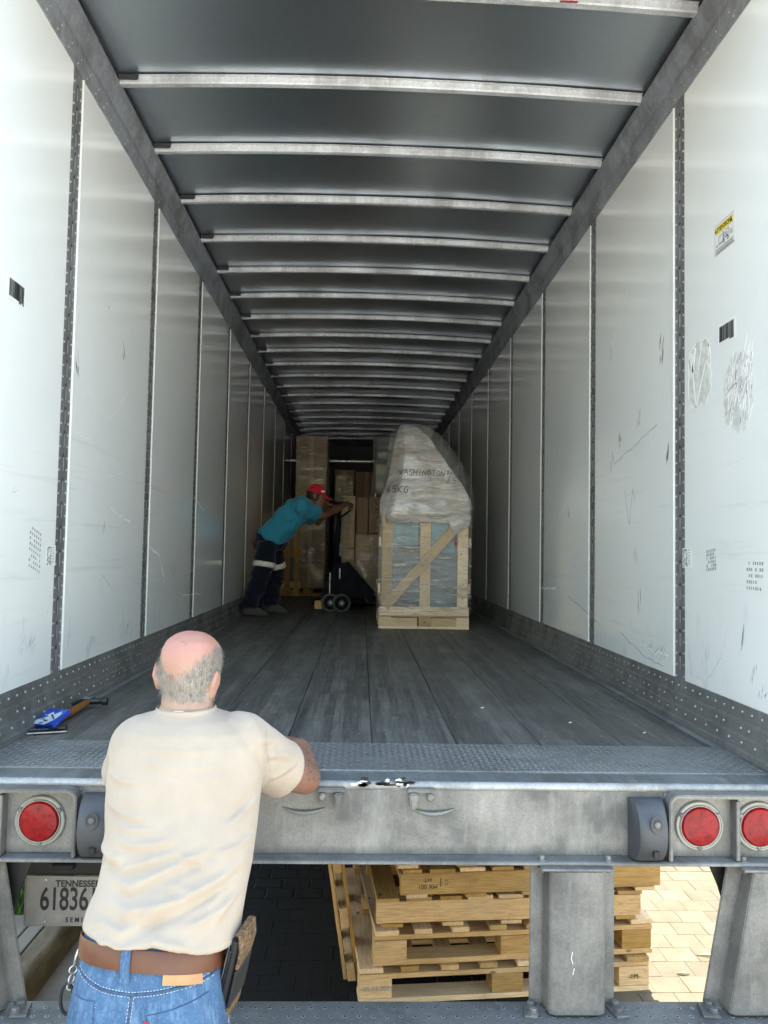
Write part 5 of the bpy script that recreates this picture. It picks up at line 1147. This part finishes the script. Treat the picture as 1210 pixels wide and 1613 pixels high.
for zz in (.991, .984, .977, .970): rows.append([waist(zz, .0058)[k] for k in range(76, 86)])
MB().grid(rows).obj('leather_patch', 'patch', JE)
w = waist(1.034, .0075)[82]; tm = link('patch_lettering', text_mesh('LEVI STRAUSS & CO', .0085, 'leather', .0002), JE, w, (R(90), R(5), R(20)))
for s in (-1, 1):      # shoes
    m = MB(); cx = JCX+s*.102
    m.loft([ring((cx, -.69+dy, z), a, b_, 2.6, 20) for z, a, b_, dy in ((0, .046, .132, .05), (.02, .048, .135, .05), (.045, .045, .12, .045), (.07, .04, .08, .015), (.095, .038, .052, -.01))]); m.obj('shoe', 'bootm', MAN, smooth=True).location = -O1
# pouch on his belt and key strap
PO = thing('belt_pouch', 'black pouch with tan printed flap clipped to the man\'s belt', 'pouch', (-.322, -.565, .955), (R(4), R(13), R(-12)))
m = MB(); m.loft([ring((0, 0, z), .011, .042, 3.5, 24) for z in (-.095, -.088, 0, .08, .09)]); m.obj('pouch_body', 'blackcloth', PO, smooth='auto')
boxobj('inner_sleeve', (-.0075, -.0475, -.05), (-.001, -.0445, .07), 'phonebk', PO, bevel=.002); MB().tube([(-.0105, -.04, -.09), (-.0112, -.043, 0), (-.0105, -.042, .085)], .003, 8).obj('piping', 'phonebk', PO, smooth=True)
m = MB(); m.loft([[(.0125, -.043, .03), (.019, -.040, .03), (.019, .04, .03), (.0125, .043, .03)], [(.0125, -.044, .07), (.0215, -.041, .072), (.0215, .041, .072), (.0125, .044, .07)], [(.004, -.043, .102), (.013, -.040, .108), (.013, .04, .108), (.004, .043, .102)], [(-.006, -.042, .097), (-.004, -.04, .104), (-.004, .04, .104), (-.006, .042, .097)]]); m.obj('flap', 'camo', PO, bevel=.003)
boxobj('front_panel', (.0125, -.043, -.09), (.017, .043, -.055), 'camo', PO, bevel=.003); boxobj('elastic_band', (.0128, -.0435, -.054), (.02, .0435, .029), 'blackcloth', PO, bevel=.002)
KS = thing('key_strap', 'black carabiner strap with metal rings hanging at the man\'s left hip', 'key strap', (-.662, -.575, .97))
MB().tube([(.012, 0, .045), (.003, -.004, .02), (.0, -.004, .0)], .003, 8).obj('strap', 'silver', KS, smooth=True)
def torus(c, r, t, par, mat, sc=(1, 1), rz=0, name='ring'): return MB().tube([(c[0]+r*sc[0]*math.cos(a)*math.cos(rz), c[1]+r*sc[0]*math.cos(a)*math.sin(rz), c[2]+r*sc[1]*math.sin(a)) for a in [2*math.pi*k/18 for k in range(18)]], t, 7, True).obj(name, mat, par, smooth=True)
torus((-.002, -.004, -.008), .008, .0016, KS, 'silver', rz=.6); torus((-.004, -.006, -.026), .009, .0016, KS, 'silver', rz=1.2); torus((-.012, -.008, -.066), .016, .0038, KS, 'blackcloth', (.8, 2.0), .2, 'carabiner'); torus((-.006, -.006, -.042), .007, .002, KS, 'silver', rz=.3)

# --- worker pushing the jack -------------------------------------------------
WK = thing('person', 'worker in teal T-shirt, red cap and navy trousers pushing the pallet jack', 'person', (-1.07, 5.6, FL+.0015))
O2 = Vector(WK.location)
def loc2(me):
    a = co_array(me); a -= np.array(O2, np.float32); set_co(me, a); return me
Yw = 5.6
NK, FRA = Yw-.17, Yw+.17
def V(x, z, y=Yw): return Vector((x, y, z))
def remap(x, z): k = (Yw+2.3)/8.1; return (-.0624+(x+.0624)*k, 1.877+(z-1.877)*k)
def J(x, z, y=Yw): q = remap(x, z); return Vector((q[0], y, q[1]))
hc = J(-.545, 2.437); H2 = Matrix.Translation(hc) @ Matrix.Rotation(R(-82), 4, 'Z') @ Matrix.Rotation(R(-14), 4, 'X')
b = MB(); head(b, H2)
capsule(b, [J(-.70, 2.335), J(-.63, 2.365), J(-.585, 2.40)], [.075, .062, .058], 18)
capsule(b, [J(-1.01, 1.95), J(-.86, 2.12), J(-.75, 2.26)], [.10, .10, .10], 20); capsule(b, [J(-.71, 2.28, NK+.05), J(-.71, 2.30), J(-.71, 2.28, FRA-.05)], [.05, .065, .05], 16)
gN = Vector((-.28+.105, 6.05+.10, FL+1.165)); gF = Vector((-.28-.105, 6.05+.10, FL+1.165))
wN = gN+Vector((-.05, -.065, .012)); wF = gF+Vector((-.055, -.04, .006))
arms = ((J(-.69, 2.31, NK), J(-.47, 2.225, Yw+.02), wN), (J(-.69, 2.30, FRA), J(-.53, 2.17, Yw+.32), wF))
for i, (a, e, w) in enumerate(arms):
    capsule(b, [a, a.lerp(e, .5), e, e.lerp(w, .35), w], [.048, .046, .042, .043, .03], 16); d = ((gN, gF)[i]-w); hand(b, w-d.normalized()*.02, d, (0, .35, -1), .95, 1 if i == 0 else -1)
legs = ((J(-1.03, 1.90, NK+.06), J(-1.06, 1.655, NK+.03), Vector((-1.165, NK-.02, FL+.115)), ), (J(-1.01, 1.90, FRA-.06), J(-.97, 1.63, FRA-.02), Vector((-1.0, FRA+.04, FL+.115))))
for a, k, e in legs: capsule(b, [a, k, e], [.08, .055, .042], 14)
bme = remesh(b, .0075, 3, 'body'); tone(bme, np.ones((len(bme.vertices), 3), np.float32)); bme.materials.clear(); bme.materials.append(M['skin2']); link('body', loc2(bme), WK)
# T-shirt
sh = MB(); ax = [J(-1.025, 1.965), J(-.985, 2.01), J(-.90, 2.095), J(-.80, 2.205), J(-.72, 2.295), J(-.665, 2.345), J(-.635, 2.365)]
dim = [(.142, .168), (.145, .172), (.138, .172), (.14, .182), (.135, .188), (.095, .13), (.07, .075)]; rings = []
for i, (c, (dpth, wid)) in enumerate(zip(ax, dim)):
    d = (ax[min(i+1, len(ax)-1)]-ax[max(i-1, 0)]).normalized(); sd = Vector((0, 1, 0)); up_ = sd.cross(d)
    if i == 0: up_ = (up_+d*.10).normalized()
    rings.append([c+sd*(wid*math.copysign(abs(math.cos(t))**.86, math.cos(t)))+up_*(dpth*math.copysign(abs(math.sin(t))**.86, math.sin(t))) for t in [2*math.pi*k/40 for k in range(40)]])
sh.loft(rings)
for a, e, w in arms: a2 = a-(e-a)*.05; en = a.lerp(e, .72); a3 = a-(e-a).normalized()*.06; sh.tube([a3, a2, a, a.lerp(e, .4), en], [.05, .085, .09, .084, .08], 22)
sme = remesh(sh, .009, 4, 'shirt'); C_ = co_array(sme); N_ = nor_array(sme)
u = np.array([-.72+1.0, 0, 2.3-1.98]); u = u/np.linalg.norm(u)
dd = np.array([((1-abs(mnoise.noise(Vector((p[0]*7+p[2]*5, p[1]*5, (p[2]-p[0])*8)))))**6)*.016+mnoise.noise(Vector((p[0]*9+p[2]*6, p[1]*7, (p[2]-p[0])*13)))*.006+mnoise.noise(Vector((p[0]*25, p[1]*20, p[2]*28)))*.003 for p in C_]); set_co(sme, C_+N_*dd[:, None]); sme.materials.clear(); sme.materials.append(M['teal']); WS = link('shirt', loc2(sme), WK)
bpy.context.view_layer.update()
# faded red print high on the back
pm_ = MB(); rp = random.Random(4)
for row in range(4):
    for k in range(7):
        q = J(-.86+row*.035-.0+rp.uniform(-.004, .004), 2.33+.0, Yw); start = Vector((-.83+row*.036-.02, Yw-.13+k*.036+.0, 2.75))-O2
        ok, h, n, _ = WS.ray_cast(start, Vector((0, 0, -1)))
        if ok:
            t1 = n.cross(Vector((0, 1, 0))).normalized()*.011; t2 = Vector((0, 1, 0))*rp.uniform(.008, .016); c = h+n*.002; pm_.add([c-t1-t2, c+t1-t2, c+t1+t2, c-t1+t2], [(0, 1, 2, 3)])
if pm_.v: pm_.obj('back_print', plain('faded_red_print', (.45, .06, .10), .8), WS, fix=False)
# trousers
tm = MB(); tm.tube([J(-.965, 2.03), J(-1.005, 1.97), J(-1.03, 1.90), J(-1.03, 1.86)], [.14, .158, .158, .13], 28)
for a, k, e in legs: tm.tube([a+Vector((0, 0, .04)), a, a.lerp(k, .5), k, k.lerp(e, .5), e+Vector((0, 0, .0)), e+Vector((0, 0, -.03))], [.09, .105, .1, .088, .085, .085, .088], 24)
tme = remesh(tm, .01, 5, 'trousers'); C_ = co_array(tme); N_ = nor_array(tme)
dd = np.array([((1-abs(mnoise.noise(Vector((p[0]*5, p[1]*5, p[2]*11+p[0]*4)))))**6)*.018+mnoise.noise(Vector((p[0]*8, p[1]*8, p[2]*15)))*.008+mnoise.noise(Vector((p[0]*20, p[1]*20, p[2]*34)))*.004 for p in C_]); set_co(tme, C_+N_*dd[:, None]); tme.materials.clear(); tme.materials.append(M['navy']); TT = link('trousers', loc2(tme), WK)
for (a, k, e), rr in zip(legs, (.118, .118)):
    c = a.lerp(k, .80); d = (k-a).normalized(); MB().tube([c-d*.026-O2, c-d*.02-O2, c+d*.02-O2, c+d*.026-O2], [rr-.004, rr, rr-.002, rr-.006], 24).obj('reflective_band', 'reflect', TT, smooth=True)
for i, (a, k, e) in enumerate(legs):
    m = MB(); T = Matrix.Translation((e.x+.02, e.y, FL+.002)) @ Matrix.Rotation(R(-8 if i else 6), 4, 'Z') @ Matrix.Rotation(R(5), 4, 'Y')
    m.loft([[T @ p for p in ring((dx, 0, z), a_, b_, 2.6, 20)] for z, a_, b_, dx in ((.006, .135, .048, .04), (.03, .14, .05, .04), (.055, .125, .047, .035), (.085, .085, .045, .005), (.12, .06, .05, -.02), (.16, .058, .052, -.025))]); m.obj('boot', 'bootm', WK, smooth=True).location = -O2
# cap: domed crown, button, brim; dark hair beneath
cp = MB(); rr_ = []
for k in range(8):
    t = k/7*math.pi/2*.98; z = .018+.104*math.sin(t); q = math.cos(t)**.8; rr_.append([H2 @ Vector((.082*q*math.cos(p)*1.0, -.002+.106*q*math.sin(p), z)) - O2 for p in [2*math.pi*i/28 for i in range(28)]])
CP = cp.loft(rr_).obj('cap', 'redcap', WK, smooth=True); br = MB(); rows = []
for j in range(7):
    t = j/6; rows.append([H2 @ Vector((.074*math.sin(p)*(1-.12*t), .07+.035*math.cos(p)+t*(.075*math.cos(p)), .028-.02*t-.02*math.sin(p)**2)) - O2 for p in [-1.35+2.7*i/12 for i in range(13)]])
br.grid(rows); v0 = list(br.v); n0 = len(v0); br.add([(x, y, z-.004) for x, y, z in v0], [tuple(reversed(f)) for f in br.f]); br.obj('cap_brim', 'redcap', CP, smooth=True, fix=False)
hm = MB(); hm.loft([[H2 @ Vector((p.x, p.y, p.z)) - O2 for p in ring((0, -.012, z), a_, b_, 2.2, 28)] for z, a_, b_ in ((-.055, .068, .078), (-.03, .0745, .084), (.0, .0775, .088), (.025, .0785, .09))]); hm.obj('hair', 'hair2', WK, smooth=True)
lg = MB(); lg.box((-.0, -.001, -.008), (.035, .001, .008)); lo3 = lg.obj('cap_logo', 'reflect', CP); lo3.matrix_local = Matrix.Translation(H2 @ Vector((.0735, .055, .055))-O2) @ Matrix.Rotation(R(-4), 4, 'Z') @ Matrix.Translation((-.02, -.002, 0))
for s in (-1, 1):
    e = H2 @ Vector((s*.03, .091, .012)); m = MB(); m.lathe([(.001, -.011), (.008, -.008), (.011, 0), (.008, .008), (.001, .011)], Matrix.Translation(e-O2), 12); m.obj('eye', 'whitepaint', WK, smooth=True)
    e = HT @ Vector((s*.03, .091, .012)); m = MB(); m.lathe([(.001, -.011), (.008, -.008), (.011, 0), (.008, .008), (.001, .011)], Matrix.Translation(e-O1), 12); m.obj('eye', 'whitepaint', MAN, smooth=True)
